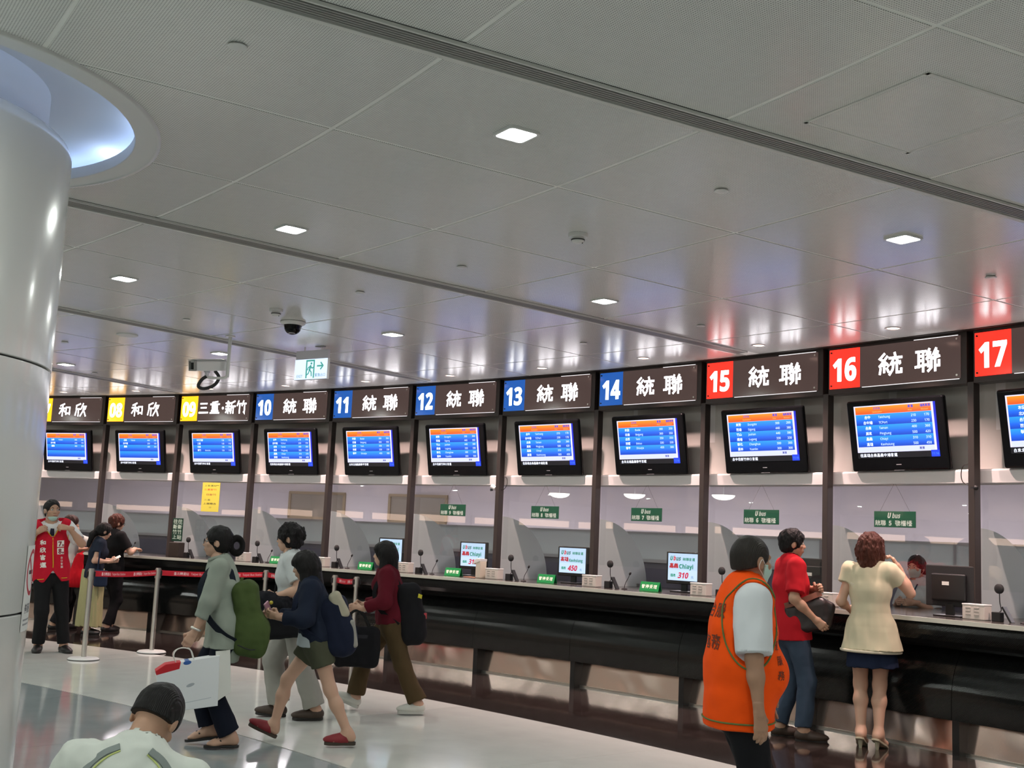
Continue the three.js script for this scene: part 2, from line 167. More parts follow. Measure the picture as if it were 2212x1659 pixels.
const M = {
  panel: [0.8, 0.815, 0.79].map((v, i) => std({ color: lin(v, v * 1.005, v * 0.965), roughness: 0.26, roughnessMap: brushRough, map: perfTex, bumpMap: perfBump, bumpScale: 0.0004 })),
  backing: std({ color: lin(0.86, 0.86, 0.82), roughness: 0.45 }),
  slotWhite: std({ color: lin(0.66, 0.66, 0.62), roughness: 0.4 }), slotGrey: std({ color: lin(0.3, 0.3, 0.28), roughness: 0.5, metalness: 0.3 }), slotDark: std({ color: lin(0.05, 0.05, 0.05), roughness: 0.8 }),
  white: std({ color: lin(0.72, 0.72, 0.7), roughness: 0.35 }), plaster: std({ color: lin(0.8, 0.79, 0.78), roughness: 0.85 }), column: phys({ color: lin(0.66, 0.665, 0.64), roughness: 0.22, clearcoat: 0.5, clearcoatRoughness: 0.12 }),
  cove: std({ color: lin(0.7, 0.72, 0.75), roughness: 0.8 }),
  tile: [0, 0.03, -0.03].map((d) => phys({ color: lin(0.97 + d, 0.985 + d, 0.965 + d), map: tileTex, roughness: 0.1, specularIntensity: 1 })),
  grey: [0, 0.04].map((d) => phys({ color: lin(0.92 + d, 0.95 + d, 0.95 + d), map: greyTex, roughness: 0.09 })),
  dark: [0, 0.08].map((d) => phys({ color: lin(0.9 + d, 0.9 + d, 0.9 + d), map: darkTex, roughness: 0.08, clearcoat: 0.6, clearcoatRoughness: 0.06 })),
  joint: std({ color: lin(0.1, 0.1, 0.1), roughness: 0.9 }),
  granite: phys({ color: lin(0.9, 0.9, 0.9), map: stoneMap([0.105, 0.11, 0.11], 0.03, 0.14, 9), roughness: 0.12, specularIntensity: 0.55 }),
  worktop: phys({ color: lin(0.06, 0.055, 0.05), roughness: 0.15 }),
  steel: std({ color: lin(0.84, 0.66, 0.59), metalness: 1, roughness: 0.16, bumpMap: waveBump, bumpScale: 0.011 }),
  chrome: std({ color: lin(0.68, 0.66, 0.62), metalness: 1, roughness: 0.28 }),
  post: std({ color: lin(0.035, 0.027, 0.024), roughness: 0.45 }), brown: std({ color: lin(0.036, 0.027, 0.024), roughness: 0.4 }), black: std({ color: lin(0.012, 0.012, 0.013), roughness: 0.35 }), gloss: phys({ color: lin(0.004, 0.004, 0.005), roughness: 0.16, specularIntensity: 0.4 }), matte: std({ color: lin(0.016, 0.016, 0.017), roughness: 0.75 }),
  edge: std({ color: lin(0.42, 0.44, 0.38), roughness: 0.4 }),
  glass: phys({ color: lin(0.97, 0.985, 0.98), transmission: 1, thickness: 0, roughness: 0, ior: 1.5 }),
  frost: phys({ color: lin(0.82, 0.86, 0.86), transmission: 0.35, thickness: 0, roughness: 0.75, ior: 1.45 }),
  beige: std({ color: lin(0.6, 0.55, 0.45), roughness: 0.6 }), plastic: std({ color: lin(0.62, 0.58, 0.52), roughness: 0.5 }), key: std({ color: lin(0.42, 0.4, 0.36), roughness: 0.5 }),
  paper: std({ color: lin(0.78, 0.77, 0.72), roughness: 0.9 }), lavender: std({ color: lin(0.22, 0.2, 0.26), roughness: 0.7 }), officeGrey: std({ color: lin(0.66, 0.63, 0.65), roughness: 0.7 }), rail: std({ color: lin(0.62, 0.6, 0.64), roughness: 0.4, metalness: 0.3 }),
  lampGlow: std({ color: 0x000000, emissive: lin(0.93, 1, 0.97), emissiveIntensity: LAMP_GLOW }), warmGlow: std({ color: 0x000000, emissive: lin(1, 0.62, 0.5), emissiveIntensity: 5 }), coveGlow: std({ color: 0x000000, emissive: lin(0.42, 0.6, 1), emissiveIntensity: 4.6 }),
  rubber: std({ color: lin(0.02, 0.02, 0.02), roughness: 0.6 }),
};

// ---------------------------------------------------------------- floor: three bands of polished stone tiles
const floor = struct('floor', [slab(8, 31.5, -0.19, -0.006, -12, 31, 60)], M.joint);
function tiles(R0, R1, u0, u1, step, mats, rows = 1) {
  for (let r = 0; r < rows; r++) {
    const a = R0 + (R1 - R0) * r / rows + 0.0015, b = R0 + (R1 - R0) * (r + 1) / rows - 0.0015, Rm = (a + b) / 2, gap = 0.0015 / (Rm * DU);
    const g = ring([[a, -0.006], [b, -0.006], [b, 0], [a, 0]], 0, step - gap * 2, 4, true);
    const n = Math.ceil((u1 - u0) / step);
    for (let k = 0; k < n; k++) { const m = part('tile', g, mats[(k * 7 + r * 3) % mats.length], floor, V(CX, 0, -CZ)); m.rotation.y = -tOf(u0 + (k + 0.5) * step); }
  }
}
tiles(20.99, 23.51, 5.33, 24, 1.8, M.tile);
tiles(23.525, 25.75, 5.33, 24, 2.7, M.dark);
tiles(14.5, 20.975, 5.33, 26, 1.8, M.grey, 3);
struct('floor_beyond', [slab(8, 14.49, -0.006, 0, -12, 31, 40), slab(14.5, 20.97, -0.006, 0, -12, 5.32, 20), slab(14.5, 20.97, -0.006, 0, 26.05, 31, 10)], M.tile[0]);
struct('floor_edge', [slab(20.99, 25.75, -0.006, 0, -12, 5.32, 20), slab(20.99, 25.75, -0.006, 0, 24.8, 31, 8)], M.tile[0]);
struct('floor_office', [slab(25.76, 31.5, -0.006, 0.0, -12, 31, 40)], M.officeGrey);

// ---------------------------------------------------------------- column with a lit recess in the ceiling
const COL = V(-3.117, 0, -5.238), HOLE = 1.354;
const ev = new Evaluator(); ev.attributes = ['position', 'normal', 'uv'];
function cutHole(g, m) { const a = new Brush(g, m), b = new Brush(new THREE.CylinderGeometry(HOLE, HOLE, 1.2, 96).translate(COL.x, HC, COL.z), m); a.updateMatrixWorld(); b.updateMatrixWorld(); return ev.evaluate(a, b, SUBTRACTION).geometry; }
const ceilingSlab = slab(8, 25.95, HC + 0.003, HC + 0.06, -12, 31, 90);
const ceiling = struct('ceiling', cutHole(ceilingSlab, M.backing), M.backing);
struct('ceiling_slab', [slab(23, 32, HC + 0.36, HC + 0.5, -12, 31, 40)], M.plaster);
const RE = [16.82, 18.166, 19.496, 20.841, 22.196, 23.536, 24.88, 25.74], US = 18.6, UD = 1.053;
const cutDone = {};
for (let i = 0; i < RE.length - 1; i++) for (let k = -3; k < 13; k++) {
  const u1 = US - UD * k, u0 = u1 - UD, Rm = (RE[i] + RE[i + 1]) / 2, e = 0.0115, sl = (kk) => ((kk % 3) + 3) % 3 === 0 ? 0.08 : e;
  const a0 = u0 + sl(k + 1) / (Rm * DU), a1 = u1 - sl(k) / (Rm * DU);
  const prof = [[RE[i] + e, HC], [RE[i + 1] - e, HC], [RE[i + 1] - e, HC + 0.0032], [RE[i] + e, HC + 0.0032]];
  const mid = polar(Rm, (u0 + u1) / 2), near = Math.hypot(mid.x - COL.x, mid.z - COL.z);
  const mat = M.panel[(i * 5 + k * 3 + 90) % 3];
  if (near < HOLE + 1.1) {
    const g = cutHole(ring(prof, a0, a1, 8), mat); if (!g.attributes.position || g.attributes.position.count < 3) continue;
    part('ceiling_panel', g, mat, ceiling);
  } else {
    const key = i + '_' + (((k % 3) + 3) % 3);
    const g = cutDone[key] ??= ring(prof, a0, a1, 5, true);
    const m = part('ceiling_panel', g, mat, ceiling, V(CX, 0, -CZ)); m.rotation.y = -tOf((a0 + a1) / 2);
  }
}
struct('ceiling_beyond', [slab(8, 16.8, HC, HC + 0.0042, -12, 31, 60), slab(16.82, 25.74, HC, HC + 0.0042, -12, US - UD * 13 - 0.1, 20), slab(16.82, 25.74, HC, HC + 0.0042, 21.9, 31, 16)].map((g, i) => i ? g : cutHole(g, M.panel[0])), M.panel[0]);
{ // access hatch let into a panel
  const h = part('access_panel', [slab(21.147, 21.789, HC - 0.003, HC, 18.835, 19.385, 3)], M.panel[1], ceiling);
  const w = 0.014, f = [slab(21.13, 21.147, HC - 0.004, HC, 18.82, 19.4, 3), slab(21.789, 21.806, HC - 0.004, HC, 18.82, 19.4, 3), slab(21.13, 21.806, HC - 0.004, HC, 18.82, 18.835, 1), slab(21.13, 21.806, HC - 0.004, HC, 19.385, 19.4, 1)];
  part('hatch_frame', f, M.slotWhite, h);
  void w;
}
function diffuser(k, label) {
  const u = US - UD * k, mid = polar(21.2, u, HC), t = thing('slot_diffuser', label, 'air diffuser', mid, -tOf(u), 'radial slot diffusers in the ceiling');
  const L = 8.7, x0 = -0.075;
  part('backing_plate', box(0.155, 0.004, L, 0, 0.001, 0), M.slotDark, t);
  part('flange', box(0.03, 0.02, L, x0 + 0.012, -0.007, 0), M.slotWhite, t);
  part('flange', box(0.012, 0.016, L, 0.07, -0.007, 0), M.slotWhite, t);
  for (let i = 0; i < 5; i++) part('slat', box(0.0125, 0.012, L, x0 + 0.045 + i * 0.0185, -0.008, 0), M.slotGrey, t);
}
diffuser(0, 'long grooved air slot crossing the ceiling nearest the camera, past the brightest lamp');
diffuser(3, 'long grooved air slot in the ceiling from the column halo to sign fifteen');
diffuser(6, 'long grooved air slot in the ceiling passing behind the white pole of the camera');
diffuser(9, 'farthest grooved air slot in the ceiling, low beside the column near the yellow signs');
diffuser(-3, 'grooved air slot in the ceiling off to the right of sign seventeen');
{
  const c = new THREE.Group(); c.name = 'column'; c.userData = { kind: 'structure' }; c.position.copy(COL); scene.add(c);
  const r = 0.945, clad = (h0, h1) => lathe([[r - 0.03, h0 + 0.004], [r - 0.004, h0 + 0.004], [r, h0 + 0.009], [r, h1 - 0.009], [r - 0.004, h1 - 0.004], [r - 0.03, h1 - 0.004]], 96);
  part('cladding_panel', clad(0, 1.1), M.column, c); part('cladding_panel', clad(1.1, 2.228), M.column, c);
  const cap = []; for (let i = 0; i <= 10; i++) { const a = i / 10 * Math.PI / 2; cap.push([r - 0.085 + 0.085 * Math.cos(a), 3.275 + 0.085 * Math.sin(a)]); }
  part('cladding_panel', lathe([[r - 0.03, 2.232], [r - 0.004, 2.232], [r, 2.237], ...cap, [0.79, 3.362]], 96), M.column, c);
  part('core', cyl(0.93, 0.93, 3.2, 0, 1.6, 0, 64), M.slotDark, c);
  part('neck', lathe([[0.82, 3.35], [0.82, 3.62]], 64), M.cove, c);
  // recess dome and trim ring around the hole
  part('recess', lathe([[0.82, 3.6], [1.0, 3.6], [1.18, 3.59], [1.34, 3.565], [1.45, 3.53], [1.52, 3.485], [1.54, 3.455], [1.54, HC + 0.005]], 96), M.cove, c);
  part('trim_ring', lathe([[HOLE + 0.002, HC + 0.02], [HOLE + 0.002, HC - 0.012], [HOLE - 0.02, HC - 0.014], [HOLE - 0.024, HC - 0.008], [1.236, HC - 0.008], [1.229, HC - 0.003], [1.229, HC + 0.055], [1.245, HC + 0.06], [1.262, HC + 0.055], [1.262, HC + 0.01], [HOLE, HC + 0.012]], 96), M.white, c);
  part('cove_light', new THREE.TorusGeometry(1.31, 0.013, 8, 96).rotateX(Math.PI / 2).translate(0, HC + 0.046, 0), M.coveGlow, c);
  for (let i = 0; i < 14; i++) { const a = i / 14 * Math.PI * 2, l = new THREE.PointLight(lin(0.6, 0.73, 1), COVE, 0, 2); l.name = 'cove_lamp'; l.position.set(COL.x + 1.31 * Math.cos(a), HC + 0.07, COL.z + 1.31 * Math.sin(a)); l.shadow.radius = 0.4; l.castShadow = true; scene.add(l); }
}
// ---------------------------------------------------------------- outer walls of the hall and the ticket office behind the counter
const OUT = V(Math.sin(T0), 0, -Math.cos(T0)), ALONG = V(Math.cos(T0), 0, Math.sin(T0)), inHall = (r, t, y = 0) => polar(RS, 12, y).addScaledVector(OUT, r).addScaledVector(ALONG, t);
const block = (r0, r1, t0, t1, y0, y1) => { const c = inHall((r0 + r1) / 2, (t0 + t1) / 2, (y0 + y1) / 2); return box(t1 - t0, y1 - y0, r1 - r0).rotateY(-T0).translate(c.x, c.y, c.z); };
struct('floor_far', block(-42, 6, -34, 28, -0.24, -0.2), M.tile[0]); struct('floor_hall', block(-42, -17.6, -34, 28, -0.19, -0.001), M.tile[0]);
struct('ceiling_far', block(-42, -17.7, -34, 28, HC + 0.065, HC + 0.12), M.panel[0]);
struct('wall_back', block(-42.2, -42, -34, 28, 0, HC + 0.12), M.plaster); struct('wall_left', block(-42, -19, -34.2, -34, 0, HC + 0.12), M.plaster); struct('wall_right', block(-42, -12, 28, 28.2, 0, HC + 0.12), M.plaster);
struct('wall_corner', block(-19.2, -19, -34, -23, 0, HC + 0.12), M.plaster); struct('wall_corner_right', block(-12.2, -12, 21, 28, 0, HC + 0.12), M.plaster);
struct('wall_office', [slab(31.3, 31.5, 0, HC + 0.36, -12, 31, 60)], M.officeGrey);
struct('ceiling_office', [slab(26.1, 31.4, 2.62, 2.7, -12, 31, 60)], M.plaster);
struct('wall_bulkhead', [slab(26.09, 26.14, 2.62, HC + 0.36, -12, 31, 60), slab(25.7, 26.1, HC + 0.06, HC + 0.36, -12, 31, 60)], M.plaster);
struct('wall_upper', [slab(25.83, 26.08, 1.06, HC, -12, 5.9, 20), slab(25.83, 26.08, 1.06, HC, 19.1, 31, 20)], M.plaster);
// ---------------------------------------------------------------- square downlights
const lampBody = (() => {
  const s = new THREE.Shape(), q = 0.088, r = 0.03; s.moveTo(-q + r, -q); s.lineTo(q - r, -q); s.quadraticCurveTo(q, -q, q, -q + r); s.lineTo(q, q - r); s.quadraticCurveTo(q, q, q - r, q); s.lineTo(-q + r, q); s.quadraticCurveTo(-q, q, -q, q - r); s.lineTo(-q, -q + r); s.quadraticCurveTo(-q, -q, -q + r, -q);
  const inner = new THREE.Shape(s.getPoints(6).map((p) => p.clone().multiplyScalar(0.87))), frame = new THREE.Shape(s.getPoints(6)); frame.holes.push(new THREE.Path(s.getPoints(6).map((p) => p.clone().multiplyScalar(0.86))));
  return { frame: extrude(frame, 0.012).rotateX(Math.PI / 2).translate(0, 0.004, 0), glow: extrude(inner, 0.006).rotateX(Math.PI / 2).translate(0, 0.003, 0) };
})();
function areaDown(p, w, h, color, I) { const l = new THREE.RectAreaLight(color, I, w, h); l.position.copy(p); l.rotation.x = -Math.PI / 2; l.name = 'lamp_light'; scene.add(l); return l; }
const lampNames = {
  '0_0': 'brightest square downlight in the ceiling, left of the grooved air slot', '0_1': 'square downlight in the near row, second from the camera, left of centre', '0_2': 'square downlight in the near row beside the column halo',
  '1_0': 'square downlight above signs fifteen and sixteen, right of the smoke detector', '1_1': 'square downlight above signs thirteen and fourteen, close to the grooved air slot', '1_2': 'square downlight above sign eleven, right of the dome camera', '1_3': 'square downlight half hidden behind the white security camera', '1_4': 'small square downlight far back above sign eight',
};
[23.0, 20.2, 17.5, 14.8, 12.1].forEach((R, i) => {
  for (let k = -4; k < (i < 2 ? 9 : 8); k += i > 2 ? 2 : 1) {
    const u = 18.02 - 2.107 * k, row_ = i === 1 ? 0 : i === 0 ? 1 : 9, label = lampNames[row_ + '_' + k], p = polar(R, u, HC - 0.004);
    if (Math.hypot(p.x - COL.x, p.z - COL.z) < HOLE + 0.2) continue;
    const t = thing('square_downlight', label ?? 'square downlight of the same grid over the part of the hall outside the frame', 'downlight', p, -tOf(u), label ? 'square downlights in the hall ceiling' : 'square downlights outside the frame');
    part('frame', lampBody.frame, M.white, t); part('diffuser', lampBody.glow, M.lampGlow, t);
    areaDown(V(p.x, HC - 0.02, p.z), 0.15, 0.15, lin(0.95, 1, 0.94), LAMP * (i > 2 ? 1.8 : 1));
  }
});
for (let r = -38; r <= -20; r += 6) for (let q = -24; q <= 22; q += 5.75) {
  const p = inHall(r, q, HC + 0.06), t = thing('square_downlight', 'square downlight of the same grid over the part of the hall outside the frame', 'downlight', p, -T0, 'square downlights outside the frame');
  part('frame', lampBody.frame, M.white, t); part('diffuser', lampBody.glow, M.lampGlow, t); areaDown(V(p.x, HC + 0.045, p.z), 0.15, 0.15, lin(0.95, 1, 0.94), LAMP * 2);
}
// ---------------------------------------------------------------- round warm spots over each counter
for (let n = 5; n < 19; n++) {
  const p = polar(25.33, n + 0.7, HC), t = thing('round_downlight', n > 6 && n < 17 ? 'small round warm downlight in the ceiling right above sign ' + WORD[n] : 'small round warm downlight above the counters outside the frame', 'downlight', p, 0, 'round warm downlights along the counters');
  part('trim', lathe([[0.05, 0.0], [0.054, -0.006], [0.068, -0.005], [0.071, 0], [0.071, 0.004]], 32), M.white, t); part('lamp', cyl(0.05, 0.05, 0.004, 0, -0.001, 0), M.warmGlow, t);
  const l = new THREE.SpotLight(lin(1, 0.7, 0.64), WARM, 0, 0.92, 0.85, 2); l.position.set(p.x, HC - 0.02, p.z); const q = polar(25.38, n + 0.7, 0); l.target.position.copy(q); l.shadow.radius = 1.2; l.castShadow = true; l.name = 'counter_spot'; scene.add(l, l.target);
}
// ---------------------------------------------------------------- ceiling fittings
const coverGeo = lathe([[0, -0.012], [0.034, -0.012], [0.0385, -0.009], [0.0385, -0.006], [0.03, -0.005], [0.03, 0.002]], 32);
[[-1.154, -4.403, 'round white sprinkler cover, nearest to the camera, right of the column halo'], [1.074, -6.007, 'round white sprinkler cover right of the nearer smoke detector'], [-0.392, -8.047, 'round white sprinkler cover between the downlight above sign eleven and the middle air slot'], [-1.246, -9.085, 'round white sprinkler cover above the dome camera, to its right'], [-3.071, -10.683, 'round white sprinkler cover above the pole of the security camera'], [-4.869, -12.422, 'round white sprinkler cover beside the column, above sign seven'], [0.669, -11.006, 'round white sprinkler cover above sign thirteen'], [1.609, -9.847, 'round white sprinkler cover above sign fourteen'], [3.204, -7.653, 'round white sprinkler cover above sign seventeen'], [-5.44, -14.979, 'round white sprinkler cover over sign eight by the farthest air slot']]
  .forEach(([x, z, label]) => single('sprinkler_cover', label, 'sprinkler cover', coverGeo, M.white, V(x, HC, z), 0, 'sprinkler covers in the ceiling'));
{
  const sp = thing('ceiling_speaker', 'large flat round white speaker in the ceiling above sign nine', 'speaker', V(-3.975, HC, -11.761)); part('grille', cyl(0.1, 0.095, 0.008, 0, -0.008, 0, 32), M.white, sp); part('rim', new THREE.TorusGeometry(0.1, 0.008, 8, 32).rotateX(Math.PI / 2).translate(0, -0.003, 0), M.white, sp);
  for (const [x, z, label] of [[0.371, -7.032, 'white smoke detector in the middle of the ceiling, between two downlights'], [-2.095, -9.996, 'smaller white smoke detector just behind the dome camera']]) {
    const d = thing('smoke_detector', label, 'smoke detector', V(x, HC, z), 0.5, 'smoke detectors');
    part('base', cyl(0.058, 0.06, 0.022, 0, -0.012, 0, 32), M.white, d); part('head', lathe([[0, -0.062], [0.02, -0.061], [0.034, -0.055], [0.04, -0.046], [0.042, -0.034], [0.036, -0.032], [0.036, -0.022]], 32), M.white, d); part('vent_slot', cyl(0.0428, 0.0428, 0.008, 0, -0.041, 0, 32), M.slotDark, d); part('indicator', new THREE.SphereGeometry(0.004, 8, 6).translate(0.02, -0.06, 0.02), M.slotDark, d);
  }
  const c = thing('dome_camera', 'black glass dome camera with a white collar on the ceiling above the exit sign', 'security camera', V(-2.054, HC, -10.578));
  part('collar', lathe([[0.0, 0], [0.115, 0], [0.118, -0.008], [0.112, -0.02], [0.092, -0.032], [0.085, -0.036], [0.08, -0.03]], 40), M.white, c);
  const dp = [[0.082, -0.034], [0.08, -0.05]]; for (let i = 0; i <= 10; i++) { const a = i / 10 * Math.PI / 2; dp.push([0.076 * Math.cos(a), -0.06 - 0.062 * Math.sin(a)]); } part('dome', lathe(dp, 40), M.gloss, c);
  part('lower_trim', new THREE.TorusGeometry(0.03, 0.004, 6, 24, Math.PI).rotateX(Math.PI / 2).translate(0, -0.112, 0.012), M.rail, c);
}
// ---------------------------------------------------------------- ticket counter
const BAYS = []; for (let n = 5; n <= 18; n++) BAYS.push(n);
const two = (n) => String(n).padStart(2, '0');
{
  const p0 = polar(25.5, 12, 0), t = thing('ticket_counter', 'long curved black granite ticket counter with a pale front edge', 'counter', p0), A = (g) => g.translate(-p0.x, 0, -p0.z);
  part('worktop', [A(slab(25.362, 26.9, TOP - 0.035, TOP, 5, 19.2, 56))], M.worktop, t);
  part('front_edge', [A(ring([[25.333, TOP - 0.034], [25.362, TOP - 0.038], [25.362, TOP + 0.0005], [25.338, TOP]], 5, 19.2, 56))], M.edge, t);
  part('bullnose', [A(ring([[25.36, 1.019], [25.344, 1.0], [25.34, 0.965], [25.349, 0.925], [25.372, 0.885], [25.41, 0.85], [25.46, 0.826], [25.52, 0.815], [25.7, 0.81], [25.7, 1.019]], 5, 19.2, 56))], M.granite, t);
  const apron = ring([...Array.from({ length: 15 }, (_, i) => { const h = 0.808 - i / 14 * 0.536; return [25.478 + 0.15 * Math.max(0, (h - 0.42) / 0.388) ** 2.2, h]; }), [25.515, 0.268], [25.53, 0.5], [25.66, 0.808]], 0, 1 - 0.004, 4, true), kick = ring([[25.635, 0], [25.695, 0.36], [25.71, 0.36], [25.71, 0]], 0, 1 - 0.006, 4, true), toe = ring([[25.622, 0], [25.622, 0.016], [25.64, 0.016], [25.64, 0]], 0, 1, 4, true);
  for (const n of [...BAYS]) {
    for (const [nm, g, m] of [['apron_panel', apron, M.granite], ['kick_panel', kick, M.steel], ['toe_strip', toe, M.chrome]]) { const q = part(nm, g, m, t, V(CX - p0.x, 0, -CZ - p0.z)); q.rotation.y = -tOf(n + 0.5); }
    const q = polar(25.605, n, 0); const leg = part('post', box(0.062, 0.3, 0.14, 0, 0.15, 0), M.black, t, V(q.x - p0.x, 0, q.z - p0.z)); leg.rotation.y = -tOf(n);
  }
  part('under_panel', [A(slab(25.5, 25.72, 0.3, 0.32, 5, 19.2, 40)), A(slab(25.706, 25.74, 0, 1.02, 5, 19.2, 40))], M.matte, t);
  part('back_desk', [A(slab(26.86, 26.9, 0.7, 1.03, 5, 19.2, 40))], M.lavender, t);
}
// ---------------------------------------------------------------- wall behind the televisions, white rounded fascia, glass, posts
struct('wall_recess', [slab(26.085, 26.1, 2.16, HC + 0.06, 5, 19.2, 60)], std({ color: lin(0.6, 0.575, 0.54), roughness: 0.8 }));
{
  const pr = [[26.09, 2.28]]; for (let i = 0; i <= 6; i++) { const a = i / 6 * Math.PI / 2; pr.push([25.925 - 0.02 * Math.sin(a), 2.26 + 0.02 * Math.cos(a)]); } pr.push([25.912, 2.165], [26.09, 2.165]);
  struct('trim_fascia', [ring(pr, 5, 19.2, 70)], std({ color: lin(0.74, 0.72, 0.72), roughness: 0.5 }));
}
struct('trim_ceiling', [slab(25.75, 25.95, HC - 0.005, HC + 0.06, 5, 19.2, 56)], M.post);
const postGeo = rbox(0.059, 3.0 - TOP, 0.085, 0.004, 0, (3.0 - TOP) / 2, -0.0425);
BAYS.concat(19).forEach((n) => { struct('trim_post', postGeo, M.brown, bayPos(n, -0.0175, TOP), n < 19 ? bayAngle(n) : bayAngle(18)); });
BAYS.forEach((n) => struct('window', box(1.39, 0.87, 0.006, 0.7105, 1.725, -0.098), M.glass, bayPos(n, 0, 0), bayAngle(n)));
// ---------------------------------------------------------------- lit counter signs
const SIGN = { 7: ['和欣', 0], 8: ['和欣', 0], 9: ['三重·新竹', 0] };
const signColours = [['rgb(158,110,8)', lin(0.7, 0.42, 0.02)], ['rgb(7,38,82)', lin(0.02, 0.09, 0.35)], ['rgb(150,22,14)', lin(0.6, 0.03, 0.015)]];
const boltGeo = cyl(0.007, 0.009, 0.012, 0, 0, 0, 10).rotateX(Math.PI / 2);
for (const n of BAYS) {
  if (n < 7 || n > 17) { struct('trim_header', rbox(1.397, 0.446, 0.12, 0.004, 0.7105, 3.209, -0.06), M.brown, bayPos(n, 0, 0), bayAngle(n)); continue; }
  const [text] = SIGN[n] ?? ['統聯'], kind = n < 10 ? 0 : n < 15 ? 1 : 2, kindName = ['yellow', 'blue', 'red'][kind];
  const t = thing('counter_sign', 'lit dark brown counter sign with the white number ' + WORD[n] + ' on ' + kindName, 'sign', bayPos(n, 0, 2.986), bayAngle(n), 'lit counter signs');
  part('housing', rbox(1.397, 0.446, 0.12, 0.004, 0.7105, 0.223, -0.06), M.brown, t);
  const numTex = canvasTex(256, 286, (g, w, h) => { g.fillStyle = signColours[kind][0]; g.fillRect(0, 0, w, h); latin(g, two(n), w / 2, h * 0.81, 222, '#fff', true, 0.84, false, 'center'); });
  const nameTex = canvasTex(768, 286, (g, w, h) => {
    g.fillStyle = '#1d1614'; g.fillRect(0, 0, w, h);
    if (n === 9) { [...'三重'].forEach((c, i) => hanzi(g, c, 20 + i * 170, 62, 150, 0.12, '#fff', 0.95)); g.fillStyle = '#fff'; g.beginPath(); g.arc(382, 146, 15, 0, 7); g.fill(); [...'新竹'].forEach((c, i) => hanzi(g, c, 420 + i * 165, 62, 150, 0.115, '#fff', 0.95)); } 
    else [...text].forEach((c, i) => hanzi(g, c, [152, 436][i] + (n < 9 ? -40 + (i ? -36 : 0) : 0), 62, 165, 0.108, '#fff', 1.08));
  });
  const numMat = std({ color: signColours[kind][1], roughness: 0.14, emissive: 0xffffff, emissiveMap: numTex, emissiveIntensity: 3.6 }), nameMat = std({ color: lin(0.052, 0.036, 0.031), roughness: 0.14, emissive: lin(1, 0.96, 1), emissiveMap: nameTex, emissiveIntensity: 3.8 });
  const np = part('number_panel', frontUV(rbox(0.328, 0.366, 0.01, 0.002, 0.1945, 0.235, 0.004), 0.0305, 0.052, 0.328, 0.366), numMat, t), nm = part('name_panel', frontUV(rbox(0.994, 0.366, 0.01, 0.002, 0.8585, 0.235, 0.004), 0.3615, 0.052, 0.994, 0.366), nameMat, t);
  void np; void nm;
  const gapMat = std({ color: 0x000000, emissive: lin(1, 0.95, 0.97), emissiveIntensity: 1.0 }); part('light_gap', box(0.96, 0.005, 0.004, 0.86, 0.048, 0.002), gapMat, t); part('light_gap', box(0.42, 0.005, 0.004, 1.12, 0.4225, 0.002), gapMat, t);
  for (const [x, y] of [[0.055, 0.08], [0.055, 0.39], [1.325, 0.08], [1.325, 0.39]]) part('bolt', boltGeo, x < 0.1 ? M.post : M.chrome, t, V(x, y, 0.012));
  const l = new THREE.RectAreaLight(lin(1, 0.95, 0.98), 0.28, 0.8, 0.24); l.position.copy(bayPos(n, 0.86, 3.21, -0.03)); l.rotation.y = bayAngle(n) + Math.PI; l.name = 'sign_light'; scene.add(l);
}
// ---------------------------------------------------------------- televisions with fare tables
const FARES = {
  A: [['台中', 'Taichung', 210, 170], ['台中港', 'TCPort', 230, 170], ['台南', 'Tainan', 400, 360], ['屏東', 'Pingtung', 500, 420], ['嘉義', 'Chiayi', 310, 310], ['高雄', 'Kaohsiung', 500, 450]],
  B: [['布袋', 'Budai', 360, 350], ['北港', 'Beigang', 360, 350], ['台西', 'Taixi', 350, 350], ['西螺', 'Shiluo', 330, 330], ['學甲', 'Shiuejia', 450, 380]],
  C: [['東勢', 'Dungshr', 300, 260], ['西港', 'Sigang', 440, 380], ['竹山', 'Jushan', 440, 380], ['鹿港', 'Lugang', 330, 330], ['彰化', 'Changhua', 300, 300], ['員林', 'Yuanlin', 300, 300]],
  D: [['台南', 'Tainan', 440, 350], ['台中港', '', 250, 170], ['嘉義', '', 400, 310]], E: [['中化竹新', '', 130, 110], ['三重', '', 130, 110], ['化東', '', 130, 110], ['新竹', 'Hsinchu', 130, 110]],
};
const SHOWS = { 7: 'D', 8: 'D', 9: 'E', 10: 'A', 11: 'B', 12: 'C', 13: 'A', 14: 'B', 15: 'C', 16: 'A', 17: 'B' };
